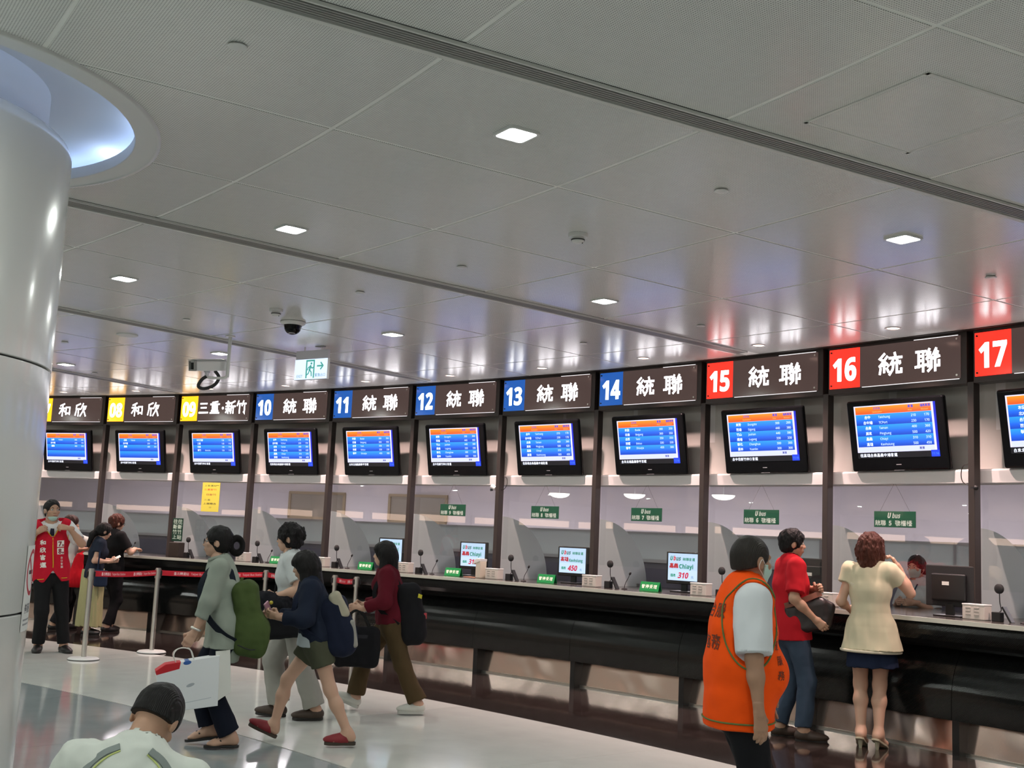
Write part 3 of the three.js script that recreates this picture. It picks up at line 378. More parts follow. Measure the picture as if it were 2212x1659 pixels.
const fareTex = {}; for (const k of 'ABCDE') fareTex[k] = canvasTex(1024, 592, (g, w, h) => {
  g.fillStyle = '#0a1fb0'; g.fillRect(0, 0, w, h); g.fillStyle = '#c9c6ee'; g.fillRect(0, 0, w - 26, h - 62);
  const grad = (y, hh, a, b) => { const q = g.createLinearGradient(0, y, 0, y + hh); q.addColorStop(0, a); q.addColorStop(1, b); g.fillStyle = q; g.fillRect(18, y, w - 70, hh); };
  grad(12, 84, '#f0831e', '#d8481c'); row(g, '目的地', 250, 18, 30, 0.13, '#5b4fa0', 1.05); row(g, '票價', 690, 18, 32, 0.14, '#3a3fb0', 1.05); row(g, '優惠票價', 840, 18, 30, 0.14, '#3a3fb0', 1.02);
  latin(g, 'Destination', 240, 82, 24, '#f4b45c', false); latin(g, 'Price', 690, 82, 22, '#f4b45c', false); latin(g, 'Discount', 850, 82, 22, '#f4b45c', false);
  for (let i = 0; i < 6; i++) { const y = 98 + i * 61; grad(y, 61, i % 2 ? '#1a5fd2' : '#2389ec', i % 2 ? '#0c3aa8' : '#1a66d6'); }
  FARES[k].forEach((f, i) => { const y = 108 + i * 61; row(g, f[0], f[0].length > 2 ? 110 : 130, y + 3, 38, 0.12, '#e8f2ff', 1.05); latin(g, f[1], 310, y + 38, 37, '#cfe4ff', false); if (f[2]) { latin(g, String(f[2]), 720, y + 38, 38, '#dcecff', false); latin(g, String(f[3]), 880, y + 38, 38, '#dcecff', false); } });
  g.fillStyle = '#b9bfe8'; g.fillRect(18, 466, w - 70, 56); row(g, '票價', 790, 480, 28, 0.13, '#44488a');
  g.fillStyle = '#05070c'; g.fillRect(0, 526, w - 100, 66); row(g, k === 'A' ? '往高雄台南嘉義中港客運' : k === 'B' ? '台東北港嘉義學甲西螺' : '台中往新竹林口客運', 30, 540, 38, 0.14, '#e9eeff', 1.15); g.fillStyle = '#1438d8'; g.fillRect(w - 100, 520, 100, 72); latin(g, '11:16', w - 92, 572, 34, '#4f8cff', false);
});
const screenMats = {}; for (const k of 'ABCDE') screenMats[k] = std({ color: lin(0.01, 0.01, 0.012), roughness: 0.25, emissive: 0xffffff, emissiveMap: fareTex[k], emissiveIntensity: 1.3 });
const tvGeo = (() => { const o = rbox(0.975, 0.64, 0.055, 0.022, 0, 0, -0.0275, 3), back = rbox(0.72, 0.44, 0.07, 0.03, 0, -0.02, -0.085); return { casing: [o, back], screen: frontUV(box(0.815, 0.471, 0.004, 0.0, 0.035, 0.0005), -0.4075, -0.2005, 0.815, 0.471), bracket: [box(0.3, 0.3, 0.02, 0, 0, -0.13), box(0.08, 0.1, 0.16, 0, 0, -0.2), box(0.24, 0.36, 0.02, 0, 0, -0.268)] }; })();
for (let n = 7; n <= 17; n++) {
  const t = thing('wall_television', 'black wall television tilted forward with a blue fare table, under sign ' + WORD[n], 'television', bayPos(n, 0.728, 2.587, 0.005), bayAngle(n), 'televisions under the counter signs');
  const c = part('casing', tvGeo.casing, M.gloss, t); c.rotation.x = 0.172; part('screen', tvGeo.screen, screenMats[SHOWS[n]], c); part('brand_mark', box(0.05, 0.006, 0.002, 0, -0.262, 0.001), M.rail, c); part('power_light', box(0.1, 0.003, 0.003, -0.0, -0.312, 0.001), M.rail, c);
  part('bracket', tvGeo.bracket, M.matte, t);
  const l = new THREE.RectAreaLight(lin(0.25, 0.5, 1), 0.16, 0.78, 0.44); l.position.copy(bayPos(n, 0.728, 2.62, -0.035)); l.rotation.y = bayAngle(n) + Math.PI; l.rotation.order = 'YXZ'; l.rotation.x = -0.172; l.name = 'screen_light'; scene.add(l);
}
// ---------------------------------------------------------------- frosted quarter-round screens between the clerks
const divGeo = (() => { const s = new THREE.Shape(); s.moveTo(0, 0); s.lineTo(0.86, 0); for (let i = 1; i <= 24; i++) { const a = i / 24 * Math.PI / 2; s.lineTo(0.86 * Math.cos(a), 0.735 * Math.sin(a)); } return extrude(s, 0.01).translate(0, 0, -0.005).rotateY(Math.PI / 2); })();
let div0 = null;
for (let n = 7; n <= 17; n++) {
  const label = 'frosted quarter-round glass screen standing behind the post left of counter ' + WORD[n], p = bayPos(n, -0.0175, TOP, 0.105);
  if (!div0) { div0 = thing('divider_screen', label, 'glass screen', p, bayAngle(n), 'frosted screens between the counters'); part('pane', divGeo, M.frost, div0); part('foot_clip', box(0.03, 0.03, 0.04, 0, 0.015, -0.2), M.chrome, div0); part('foot_clip', box(0.03, 0.03, 0.04, 0, 0.015, -0.7), M.chrome, div0); } else copy(div0, p, bayAngle(n), label);
}
// ---------------------------------------------------------------- things on the counter
{
  const first = {}, put = (kind, n, s, d, label, make, turn = 0) => { const p = bayPos(n, s, TOP, d), a = bayAngle(n) + turn; if (!first[kind]) { first[kind] = make(p, a, label); return first[kind]; } return copy(first[kind], p, a, label); };
  const keypad = (p, a, label) => { const t = thing('ticket_box', label, 'counter box', p, a, 'white boxes at the counter posts'); part('casing', rbox(0.2, 0.118, 0.1, 0.008, 0, 0.059, 0), M.plastic, t); part('lid', rbox(0.204, 0.012, 0.104, 0.004, 0, 0.118, 0), M.white, t); for (const x of [-0.045, 0.03]) for (const y of [0.04, 0.066, 0.092]) part('slot_plate', rbox(0.046, 0.016, 0.006, 0.003, x, y, 0.051), M.key, t); return t; };
  for (let n = 10; n <= 17; n++) put('keypad', n, 0.09, -0.1, 'off-white box with slotted front at the foot of the post left of counter ' + WORD[n], keypad);
  const disc = (p, a, label) => { const t = thing('speaker_stand', label, 'speaker', p, a, 'round speakers on the counters'); part('speaker_disc', [cyl(0.038, 0.038, 0.016, 0, 0, 0, 28).rotateX(Math.PI / 2).translate(0, 0.255, 0), new THREE.SphereGeometry(0.036, 20, 12).scale(1, 1, 0.35).translate(0, 0.255, 0.008)], M.matte, t); part('stem', tube([V(0, 0.22, -0.004), V(0.003, 0.15, -0.004), V(0.012, 0.085, -0.004), V(-0.01, 0.07, 0)], 0.004), M.black, t); part('base_block', rbox(0.075, 0.075, 0.06, 0.006, -0.015, 0.0375, 0), M.black, t); part('cradle', box(0.016, 0.14, 0.05).rotateZ(0.55).translate(0.075, 0.058, 0), M.black, t); return t; };
  for (const n of [8, 9, 10, 11, 12, 13, 14, 15, 17]) put('disc', n, n === 17 ? 0.3 : n < 10 ? 0.5 : 0.36, -0.12, 'round black speaker disc on a thin stem with a black block, counter ' + WORD[n], disc);
  const mic = (p, a, label) => { const t = thing('gooseneck_microphone', label, 'microphone', p, a, 'gooseneck microphones on the counters'); part('base', lathe([[0, 0], [0.032, 0], [0.032, 0.008], [0.012, 0.016], [0, 0.016]], 24), M.black, t); part('gooseneck', tube([V(0, 0.012, 0), V(0.01, 0.06, 0), V(0.045, 0.115, 0), V(0.075, 0.155, 0.01)], 0.0033, 24, 6), M.black, t); part('capsule', new THREE.SphereGeometry(0.014, 14, 10).scale(0.85, 1.35, 0.85).rotateZ(-0.5).translate(0.082, 0.168, 0.012), M.matte, t); return t; };
  for (const n of [8, 10, 11, 12, 13, 14, 17]) put('mic', n, n === 8 ? 0.83 : n === 17 ? 0.5 : 0.55, -0.1, 'thin black gooseneck microphone beside the round speaker of counter ' + WORD[n], mic);
  const noteTex = canvasTex(256, 110, (g, w, h) => { g.fillStyle = '#07873f'; g.fillRect(0, 0, w, h); row(g, '暫停受理', 22, 32, 44, 0.13, '#f2f6e8', 1.2); });
  const noteMat = std({ color: 0xffffff, map: noteTex, roughness: 0.35 }), noteSide = std({ color: lin(0.005, 0.2, 0.06), roughness: 0.35 });
  const closed = (p, a, label) => { const t = thing('closed_notice', label, 'notice', p, a, 'green closed notices on the counter'); const f = part('front_plate', frontUV(rbox(0.25, 0.1, 0.004, 0.002, 0, 0.05, 0), -0.125, 0, 0.25, 0.1), noteMat, t, V(0, 0.001, 0.03)); f.rotation.x = -0.28; const b = part('back_plate', rbox(0.25, 0.1, 0.004, 0.002, 0, 0.05, 0), noteSide, t, V(0, 0.001, -0.03)); b.rotation.x = 0.28; return t; };
  for (let n = 10; n <= 14; n++) put('closed', n, n === 10 ? 0.74 : n === 11 ? 0.88 : 0.9, -0.1, 'green tent notice with white writing on the counter under sign ' + WORD[n], closed);
  // monitors that face the customers
  const fare = (city, en, price) => canvasTex(512, 410, (g, w, h) => { g.fillStyle = '#bcd3f2'; g.fillRect(0, 0, w, h); latin(g, 'U', 26, 108, 92, '#0f7a58', true, 0.8, true); latin(g, 'b', 84, 108, 92, '#d2322c', true, 0.8, true); latin(g, 'us', 132, 108, 92, '#3b6d63', true, 0.8, true); row(g, '統聯客運', 254, 60, 48, 0.13, '#3b8a74', 1.1); row(g, city, 26, 152, 72, 0.16, '#b3202c', 1.08); latin(g, en, 190, 226, en.length > 6 ? 66 : 88, '#0f8266', true, en.length > 6 ? 0.8 : 0.95); row(g, '優惠', 40, 312, 46, 0.13, '#2d8a6c', 1.05); latin(g, String(price), 168, 372, 118, '#c01f3a', true, 0.92, true); row(g, '元', 400, 330, 42, 0.12, '#6a8fae'); });
  const scr = { c: fare('嘉義', 'Chiayi', 310), k: fare('高雄', 'Kaohsiung', 450) }, monMat = (m) => std({ color: lin(0.01, 0.01, 0.012), roughness: 0.3, emissive: 0xffffff, emissiveMap: m, emissiveIntensity: 1.0 });
  const mm = { c: monMat(scr.c), k: monMat(scr.k) };
  const monitor = (n, s, d, m, label, turn) => { const t = thing('counter_monitor', label, 'monitor', bayPos(n, s, TOP, d), bayAngle(n) + turn, m ? 'fare monitors facing the customers' : 'clerk monitors seen from behind'); part('casing', rbox(0.42, 0.335, 0.045, 0.01, 0, 0.25, 0), m ? M.black : M.matte, t); if (m) part('screen', frontUV(box(0.37, 0.28, 0.003, 0, 0.26, 0.0225), -0.185, 0.12, 0.37, 0.28), m, t); else { part('rear_bulge', rbox(0.3, 0.22, 0.04, 0.015, 0, 0.24, -0.035), M.black, t); part('rear_label', box(0.06, 0.03, 0.002, 0.02, 0.27, -0.056), M.paper, t); } part('neck', rbox(0.07, 0.1, 0.03, 0.005, 0, 0.055, -0.015), M.black, t); part('foot', rbox(0.24, 0.014, 0.16, 0.006, 0, 0.007, 0), M.black, t); };
  monitor(11, 0.98, 0.26, mm.c, 'fare monitor standing behind the head of the walker in maroon, under sign eleven', 0.03);
  monitor(12, 0.9, 0.26, mm.c, 'fare monitor with red 310 beside the white ticket printer, under sign twelve', 0.05);
  monitor(13, 0.98, 0.26, mm.k, 'fare monitor with red 450 under sign thirteen', 0.05);
  monitor(14, 1.05, 0.26, mm.c, 'fare monitor with red 310 left of the man in the orange vest', 0.05);
  monitor(15, 1.2, 0.2, null, 'black back of a monitor beside the face of the man in red', Math.PI);
  monitor(16, 1.25, 0.0, null, 'black back of a large monitor right of the clerk with the mask', Math.PI + 0.1);
  // ticket printer
  { const t = thing('ticket_printer', 'white upright ticket printer with a sloped top before the fare monitor of counter twelve', 'printer', bayPos(12, 1.33, TOP, -0.12), bayAngle(12) - 0.2); part('casing', [rbox(0.085, 0.2, 0.1, 0.008, 0.02, 0.1, 0)], M.beige, t); part('sloped_top', extrude(poly([[-0.075, 0.16], [0.06, 0.2], [0.062, 0.222], [0.0, 0.224], [-0.045, 0.21]]), 0.1, 0.003).translate(0, 0, -0.05), M.white, t); part('paper_tray', rbox(0.2, 0.006, 0.1, 0.003, -0.12, 0.004, 0.02), std({ color: lin(0.5, 0.25, 0.14), roughness: 0.6 }), t); }
  // hanging counter numbers
  const hang = (num) => canvasTex(384, 128, (g, w, h) => { g.fillStyle = '#0b5a40'; g.fillRect(0, 0, w, h); latin(g, 'U', 122, 54, 58, '#e8efe8', true, 0.8, true); latin(g, 'bus', 166, 54, 52, '#cfd8d2', true, 0.85, true); row(g, '統聯', 12, 70, 46, 0.11, '#dfe6df', 1.1); latin(g, String(num), 138, 112, 50, '#dfe6df'); row(g, '號櫃檯', 196, 70, 46, 0.11, '#dfe6df', 1.16); });
  const plate = frontUV(rbox(0.42, 0.142, 0.006, 0.002, 0, 0, 0), -0.21, -0.071, 0.42, 0.142);
  const nice = ['', '', '', '', '', 'five', 'six', 'seven', 'eight', 'nine'];
  for (const [n, num] of [[12, 9], [13, 8], [14, 7], [15, 6], [16, 5]]) { const t = thing('hanging_plate', 'dark green hanging plate with the number ' + WORD[num] + ' behind the glass under sign ' + WORD[n], 'sign', bayPos(n, 0.632, 1.852, 0.13), bayAngle(n), 'green counter plates behind the glass'); part('plate', plate, std({ color: 0xffffff, map: hang(num), roughness: 0.4 }), t); for (const x of [-0.15, 0.15]) part('string', tube([V(x, 0.07, 0), V(0, 0.325, 0)], 0.0012, 2, 4), M.post, t); void nice; }
  // paper notices
  { const y = canvasTex(192, 512, (g, w, h) => { g.fillStyle = '#d8cf4e'; g.fillRect(0, 0, w, h); row(g, '上客運站', 22, 40, 30, 0.1, '#5a6a2c', 1.1); g.fillStyle = '#3a3d20'; g.fillRect(150, 45, 30, 8); row(g, '三重新竹', 20, 108, 32, 0.11, '#c9622e', 1.1); row(g, '往新竹', 46, 196, 34, 0.12, '#a86a35', 1.1); row(g, '三重', 26, 288, 34, 0.11, '#8e8a3e', 1.1); row(g, '請上服務台'.replace('請', ''), 22, 356, 32, 0.12, '#4c4a2c', 1.12); row(g, '口', 86, 424, 28, 0.1, '#5c5a30'); });
    single('yellow_notice', 'yellow paper notice with handwriting stuck on the glass of counter nine', 'notice', frontUV(rbox(0.34, 0.42, 0.003, 0.001, 0, 0, 0), -0.17, -0.21, 0.34, 0.42), std({ color: 0xffffff, map: y, roughness: 0.8 }), bayPos(9, 0.66, 1.935, 0.088), bayAngle(9));
    const gv = canvasTex(128, 256, (g, w, h) => { g.fillStyle = '#0d3a2a'; g.fillRect(0, 0, w, h); column(g, '往新竹上', 10, 12, 50, 0.12, '#cfe0d0', 1.15); column(g, '往新竹站', 68, 12, 50, 0.12, '#cfe0d0', 1.15); });
    const t = thing('destination_board', 'dark green upright board with white writing at the post left of counter nine', 'sign', bayPos(9, 0.28, TOP, -0.13), bayAngle(9)); part('board', frontUV(rbox(0.2, 0.33, 0.012, 0.003, 0, 0.39, 0), -0.1, 0.225, 0.2, 0.33), std({ color: 0xffffff, map: gv, roughness: 0.5 }), t); part('stand_box', rbox(0.2, 0.21, 0.12, 0.01, 0, 0.105, -0.01), std({ color: lin(0.03, 0.022, 0.016), roughness: 0.5 }), t); }
  // small cameras and cable loops at the posts
  { const t = thing('post_camera', 'small white camera on the post between counters twelve and 13', 'security camera', bayPos(13, -0.09, 2.13, 0.02), bayAngle(13)); part('body', cyl(0.026, 0.03, 0.07, 0, 0, 0, 16).rotateZ(1.2), M.white, t); part('lens', cyl(0.018, 0.018, 0.02, -0.045, -0.016, 0, 14).rotateZ(0.3), M.black, t); part('mount', box(0.05, 0.012, 0.012, 0.03, 0.008, -0.01), M.rail, t);
    single('cable_loop', 'thin dark cable loop beside the small white post camera', 'cable', tube([V(0.0, 0.06, 0), V(0.07, 0.05, 0), V(0.085, -0.03, 0), V(0.04, -0.09, 0), V(-0.01, -0.1, 0)], 0.004, 30, 6), M.post, bayPos(13, 0.015, 2.2, 0.04), bayAngle(13));
    single('cable_loop', 'thin dark cable loop hanging at the post left of sign seventeen', 'cable', tube([V(0, 0.12, 0), V(-0.055, 0.1, 0), V(-0.075, 0.03, 0), V(-0.06, -0.03, 0), V(-0.01, -0.06, 0)], 0.004, 30, 6), M.post, bayPos(16, 1.4, 2.2, 0.04), bayAngle(16));
    const q = thing('post_camera', 'small black camera on the post left of counter seventeen', 'security camera', bayPos(17, 0.04, 2.115, -0.02), bayAngle(17)); part('body', new THREE.SphereGeometry(0.022, 16, 12), M.black, q); part('mount', box(0.05, 0.014, 0.014, -0.022, 0, 0.0), M.black, q); }
}
// ---------------------------------------------------------------- the office behind the glass
{
  const p0 = polar(27.5, 12, 0), t = thing('office_partition', 'low grey office partition with a pale rail seen through the glass', 'partition', p0), A = (g) => g.translate(-p0.x, 0, -p0.z);
  part('lower_panel', [A(slab(27.48, 27.52, 0, 1.32, 6, 19, 52))], M.lavender, t); part('ledge', [A(slab(27.44, 27.56, 1.32, 1.36, 6, 19, 52))], M.rail, t); part('top_rail', [A(slab(27.485, 27.515, 1.665, 1.69, 6, 19, 52))], M.rail, t);
  part('upper_pane', [A(slab(27.495, 27.505, 1.36, 1.665, 6, 19, 52))], M.frost, t); for (let n = 6; n <= 19; n++) { const q = polar(27.5, n + 0.2, 1.5); part('upright', box(0.03, 0.36, 0.03), M.rail, t, V(q.x - p0.x, 1.51, q.z - p0.z)); }
  // framed windows in the rear wall
  for (const [u, label] of [[8.15, 'brown framed office window seen through counter ten'], [9.45, 'brown framed office window seen through counter eleven']]) { const q = thing('office_window', label, 'window', polar(31.28, u, 2.0), -tOf(u)); part('frame', [box(1.3, 0.05, 0.06, 0, 0.24, 0), box(1.3, 0.05, 0.06, 0, -0.24, 0), box(0.05, 0.48, 0.06, -0.63, 0, 0), box(0.05, 0.48, 0.06, 0.63, 0, 0)], std({ color: lin(0.35, 0.28, 0.18), roughness: 0.5 }), q); part('pane', box(1.22, 0.44, 0.02, 0, 0, 0), std({ color: lin(0.3, 0.27, 0.22), roughness: 0.3 }), q); }
  for (let u = 6.5; u < 20; u += 2.2) { const p = polar(29.2, u, 2.615), q = thing('office_light', 'flat office ceiling light behind the glass, hidden by the fascia', 'ceiling light', p, -tOf(u), 'office ceiling lights'); part('diffuser', box(1.1, 0.012, 0.28, 0, -0.006, 0), std({ color: 0x000000, emissive: lin(1, 0.9, 0.95), emissiveIntensity: 1.6 }), q); part('frame', box(1.16, 0.01, 0.34, 0, 0, 0), M.white, q); const l = areaDown(V(p.x, 2.59, p.z), 1.1, 0.28, lin(1, 0.9, 0.95), OFFICE); l.rotation.set(-Math.PI / 2, 0, -tOf(u)); }
  const bowl = []; for (let i = 0; i <= 8; i++) { const a = i / 8 * Math.PI / 2; bowl.push([0.14 * Math.sin(a), -0.062 * Math.cos(a)]); }  // glowing bowls added in place of half-moon glows mirrored in the glass
  for (const [n, s, label] of [[13, -0.725, 'white glowing bowl added behind the glass for a mirrored glow under sign thirteen'], [14, -1.08, 'white glowing bowl added behind the glass for a mirrored glow under sign fourteen'], [15, -1.32, 'white glowing bowl added behind the glass for a mirrored glow left of plate 6']]) { const p = bayPos(n, s, 2.17, 2), q = thing('added_glow_bowl', label, 'lamp', p, 0, 'glowing bowls added for mirrored glows'); part('bowl', lathe(bowl, 32), std({ color: lin(0.6, 0.6, 0.56), roughness: 0.5, emissive: lin(1, 0.97, 0.9), emissiveIntensity: 1.1 }), q); part('rod', cyl(0.005, 0.005, 0.45, 0, 0.225, 0, 8), M.rail, q); }
  const ch = thing('office_chair', 'black office chair with a tall back behind counter eight', 'chair', bayPos(8, 0.45, 0, 1.37), bayAngle(8) + 0.5);
  part('backrest', rbox(0.4, 0.6, 0.07, 0.03, 0, 1.2, -0.2), M.matte, ch).rotation.x = -0.1; part('seat', rbox(0.46, 0.09, 0.46, 0.03, 0, 0.62, 0), M.matte, ch); part('stem', cyl(0.025, 0.025, 0.56, 0, 0.3, 0, 12), M.black, ch); for (let i = 0; i < 5; i++) { const a = i / 5 * Math.PI * 2; part('foot', box(0.3, 0.03, 0.04, 0.15, 0.03, 0).rotateY(a), M.black, ch); } for (const s of [-1, 1]) part('armrest', [rbox(0.05, 0.03, 0.25, 0.01, s * 0.26, 0.87, 0), box(0.03, 0.24, 0.03, s * 0.26, 0.75, 0)], M.black, ch);
}
// ---------------------------------------------------------------- shop front opposite: only its warm valance shows, mirrored in the glass
for (let i = 0; i < 13; i++) { const q = thing('valance_light', 'warm glowing shop valance on the opposite side of the hall, mirrored in the counter glass', 'light strip', inHall(-41.9, -31 + i * 4.6, 2.3), -T0 + Math.PI, 'valance lights of the opposite shops'); part('casing', box(4.2, 0.42, 0.12, 0, 0, 0), M.beige, q); part('glow', box(3.7, 0.26, 0.03, 0, 0, 0.065), std({ color: 0x000000, emissive: lin(1, 0.68, 0.5), emissiveIntensity: 3 }), q); }
for (let i = 0; i < 5; i++) { const q = thing('valance_light', 'warm glowing shop valance on the opposite side of the hall, mirrored in the counter glass', 'light strip', inHall(-40 + i * 4.6, -33.9, 2.45), -T0 + Math.PI / 2, 'valance lights of the opposite shops'); part('casing', box(4.2, 0.6, 0.12, 0, 0, 0), M.beige, q); part('glow', box(3.8, 0.34, 0.03, 0, 0, 0.065), std({ color: 0x000000, emissive: lin(1, 0.68, 0.5), emissiveIntensity: 3 }), q); }
// ---------------------------------------------------------------- exit sign and security camera hanging from the ceiling
{
  const a = Math.atan2(0.266, 0.387), t = thing('exit_sign', 'glowing white exit sign with a green running man hanging from the ceiling', 'exit sign', V(-2.098, HC, -12.005), -a);
  const tex = canvasTex(512, 256, (g, w, h) => { g.fillStyle = '#dfe9ff'; g.fillRect(0, 0, w, h); g.fillStyle = '#0c8f7c'; g.fillRect(178, 10, 138, 232); g.fillStyle = '#dfe9ff'; g.fillRect(198, 30, 98, 212); g.strokeStyle = '#0c8f7c'; g.lineCap = 'round'; g.lineJoin = 'round'; g.fillStyle = '#0c8f7c'; g.beginPath(); g.arc(262, 56, 14, 0, 7); g.fill(); g.lineWidth = 22; for (const l of [[252, 88, 238, 138], [244, 92, 212, 112], [212, 112, 206, 136], [252, 92, 278, 118], [278, 118, 292, 108], [238, 138, 266, 166], [266, 166, 272, 214], [238, 138, 222, 182], [222, 182, 190, 206]]) { g.lineWidth = l[0] === 252 && l[3] === 138 ? 26 : 15; g.beginPath(); g.moveTo(l[0], l[1]); g.lineTo(l[2], l[3]); g.stroke(); } g.lineCap = 'butt'; g.lineWidth = 20; g.beginPath(); g.moveTo(352, 92); g.lineTo(440, 92); g.stroke(); g.lineWidth = 18; g.beginPath(); g.moveTo(408, 46); g.lineTo(448, 92); g.lineTo(408, 138); g.stroke(); latin(g, 'EXIT', 34, 232, 50, '#1f6f86', false); row(g, '緊急出口', 326, 186, 42, 0.08, '#1f6f86', 1.0); });
  part('hanger_plate', rbox(0.46, 0.09, 0.03, 0.004, 0, -0.085, 0), M.rail, t); part('hanger_rod', [cyl(0.006, 0.006, 0.05, -0.12, -0.022, 0, 8), cyl(0.006, 0.006, 0.05, 0.12, -0.022, 0, 8)], M.chrome, t); part('ceiling_clip', rbox(0.12, 0.008, 0.04, 0.003, 0.1, -0.004, 0), M.slotGrey, t);
  part('light_box', rbox(0.47, 0.22, 0.034, 0.004, 0, -0.24, 0), M.white, t); part('sign_face', frontUV(box(0.462, 0.212, 0.004, 0, -0.24, 0.018), -0.231, -0.346, 0.462, 0.212), std({ color: lin(0.2, 0.2, 0.2), roughness: 0.3, emissive: lin(0.86, 0.93, 1), emissiveMap: tex, emissiveIntensity: 1.0 }), t);
  const l = new THREE.RectAreaLight(lin(0.75, 0.85, 1), 0.5, 0.44, 0.2); l.position.set(-2.098 + 0.04 * Math.sin(-a), HC - 0.24, -12.005 + 0.04 * Math.cos(a)); l.rotation.y = -a + Math.PI; l.name = 'exit_light'; scene.add(l);
  const c = thing('bullet_camera', 'white box security camera on a thin ceiling pole with a black cable loop', 'security camera', V(-2.868, HC, -11.568), 0);
  part('pole', cyl(0.018, 0.018, 0.42, 0, -0.21, 0, 16), M.white, c); part('ceiling_flange', cyl(0.05, 0.05, 0.008, 0, -0.004, 0, 24), M.white, c); part('arm', tube([V(0, -0.4, 0), V(-0.02, -0.425, 0.01), V(-0.11, -0.435, 0.02), V(-0.21, -0.43, 0.03)], 0.014, 20, 10), M.white, c);
  const h = part('housing', [extrude(poly([[-0.055, -0.05], [0.055, -0.05], [0.055, 0.035], [0.03, 0.055], [-0.03, 0.055], [-0.055, 0.035]]), 0.34, 0.004).translate(0, 0, -0.17)], M.white, c, V(-0.19, -0.31, 0.02)); h.rotation.set(0.2, -0.8, 0.05); part('sunshield', rbox(0.12, 0.006, 0.37, 0.002, 0, 0.06, 0.02), M.white, h); part('window', rbox(0.075, 0.07, 0.006, 0.002, 0, -0.005, 0.174), M.gloss, h); part('front_bezel', [rbox(0.118, 0.014, 0.03, 0.003, 0, 0.045, 0.178), rbox(0.118, 0.014, 0.03, 0.003, 0, -0.048, 0.178), rbox(0.014, 0.1, 0.03, 0.003, -0.053, 0, 0.178), rbox(0.014, 0.1, 0.03, 0.003, 0.053, 0, 0.178)], M.slotGrey, h);
  part('swivel', [cyl(0.022, 0.022, 0.05, -0.2, -0.4, 0.03, 14), box(0.05, 0.03, 0.04, -0.2, -0.372, 0.03)], M.rail, c); part('cable', tube([V(-0.13, -0.36, -0.0), V(-0.09, -0.42, -0.02), V(-0.12, -0.5, 0), V(-0.22, -0.55, 0.04), V(-0.27, -0.53, 0.05), V(-0.24, -0.46, 0.05), V(-0.2, -0.425, 0.04)], 0.017, 40, 10), M.rubber, c);
}
// ---------------------------------------------------------------- stanchions with red belts
{
  const posts = [[-4.594, -13.106, 'silver belt post nearest to the column'], [-4.141, -14.095, 'silver belt post left of the woman with the green backpack'], [-3.02, -14.95, 'silver belt post right behind the green backpack'], [-2.58, -14.66, 'silver belt post between the two striding women'], [-2.05, -14.32, 'silver belt post left of the woman in maroon'], [-1.76, -14.12, 'silver belt post touching the sleeve of the woman in maroon']];
  let p0 = null; const tops = [];
  for (const [x, z, label] of posts) {
    const p = V(x, 0, z); tops.push(p);
    if (!p0) { p0 = thing('belt_stanchion', label, 'stanchion', p, 0.4, 'silver belt posts'); part('base', lathe([[0, 0], [0.165, 0], [0.168, 0.006], [0.165, 0.016], [0.15, 0.026], [0.05, 0.034], [0, 0.034]], 48), M.white, p0); part('base_rim', cyl(0.17, 0.17, 0.008, 0, 0.004, 0, 48), M.black, p0); part('tube', cyl(0.028, 0.028, 0.87, 0, 0.465, 0, 24), M.chrome, p0); part('head', [cyl(0.037, 0.037, 0.11, 0, 0.93, 0, 24), cyl(0.03, 0.03, 0.012, 0, 0.99, 0, 24)], M.chrome, p0); for (const s of [[0.04, 0], [-0.04, 0]]) part('belt_clip', box(0.012, 0.06, 0.05, s[0], 0.935, s[1]), M.black, p0); } else copy(p0, p, 0.4, label);
  }
  const beltTex = canvasTex(1024, 48, (g, w, h) => { g.fillStyle = '#c2142a'; g.fillRect(0, 0, w, h); for (const x of [120, 640]) { row(g, '臺北轉運站', x, 10, 28, 0.11, '#f0d4d4', 1.05); latin(g, 'Taipei Bus Station', x + 168, 34, 27, '#f0d4d4', false); } });
  const beltMat = std({ color: 0xffffff, map: beltTex, roughness: 0.7 });
  const belt = (a, b, label, rev) => { const L = a.distanceTo(b) - 0.08, c = a.clone().add(b).multiplyScalar(0.5); const g = frontUV(new THREE.BoxGeometry(L, 0.062, 0.003, 12, 1, 1), -L / 2, -0.031, L, 0.062); const q = g.attributes.position; for (let i = 0; i < q.count; i++) q.setY(i, q.getY(i) - 0.012 * (1 - (2 * q.getX(i) / L) ** 2)); single('red_belt', label, 'belt', g, beltMat, V(c.x, 0.94, c.z), -Math.atan2(b.z - a.z, b.x - a.x) + (rev ? Math.PI : 0), 'red barrier belts'); };
  const dir = (i, j) => tops[j].x > tops[i].x ? [tops[i], tops[j]] : [tops[j], tops[i]];
  belt(...dir(0, 1), 'red barrier belt between the two belt posts at the left'); belt(...dir(1, 2), 'red barrier belt that ends behind the woman with the green backpack'); belt(...dir(2, 3), 'red barrier belt behind the man with the grey trousers');
  belt(...dir(4, 5), 'short red barrier belt beside the woman in maroon');
}
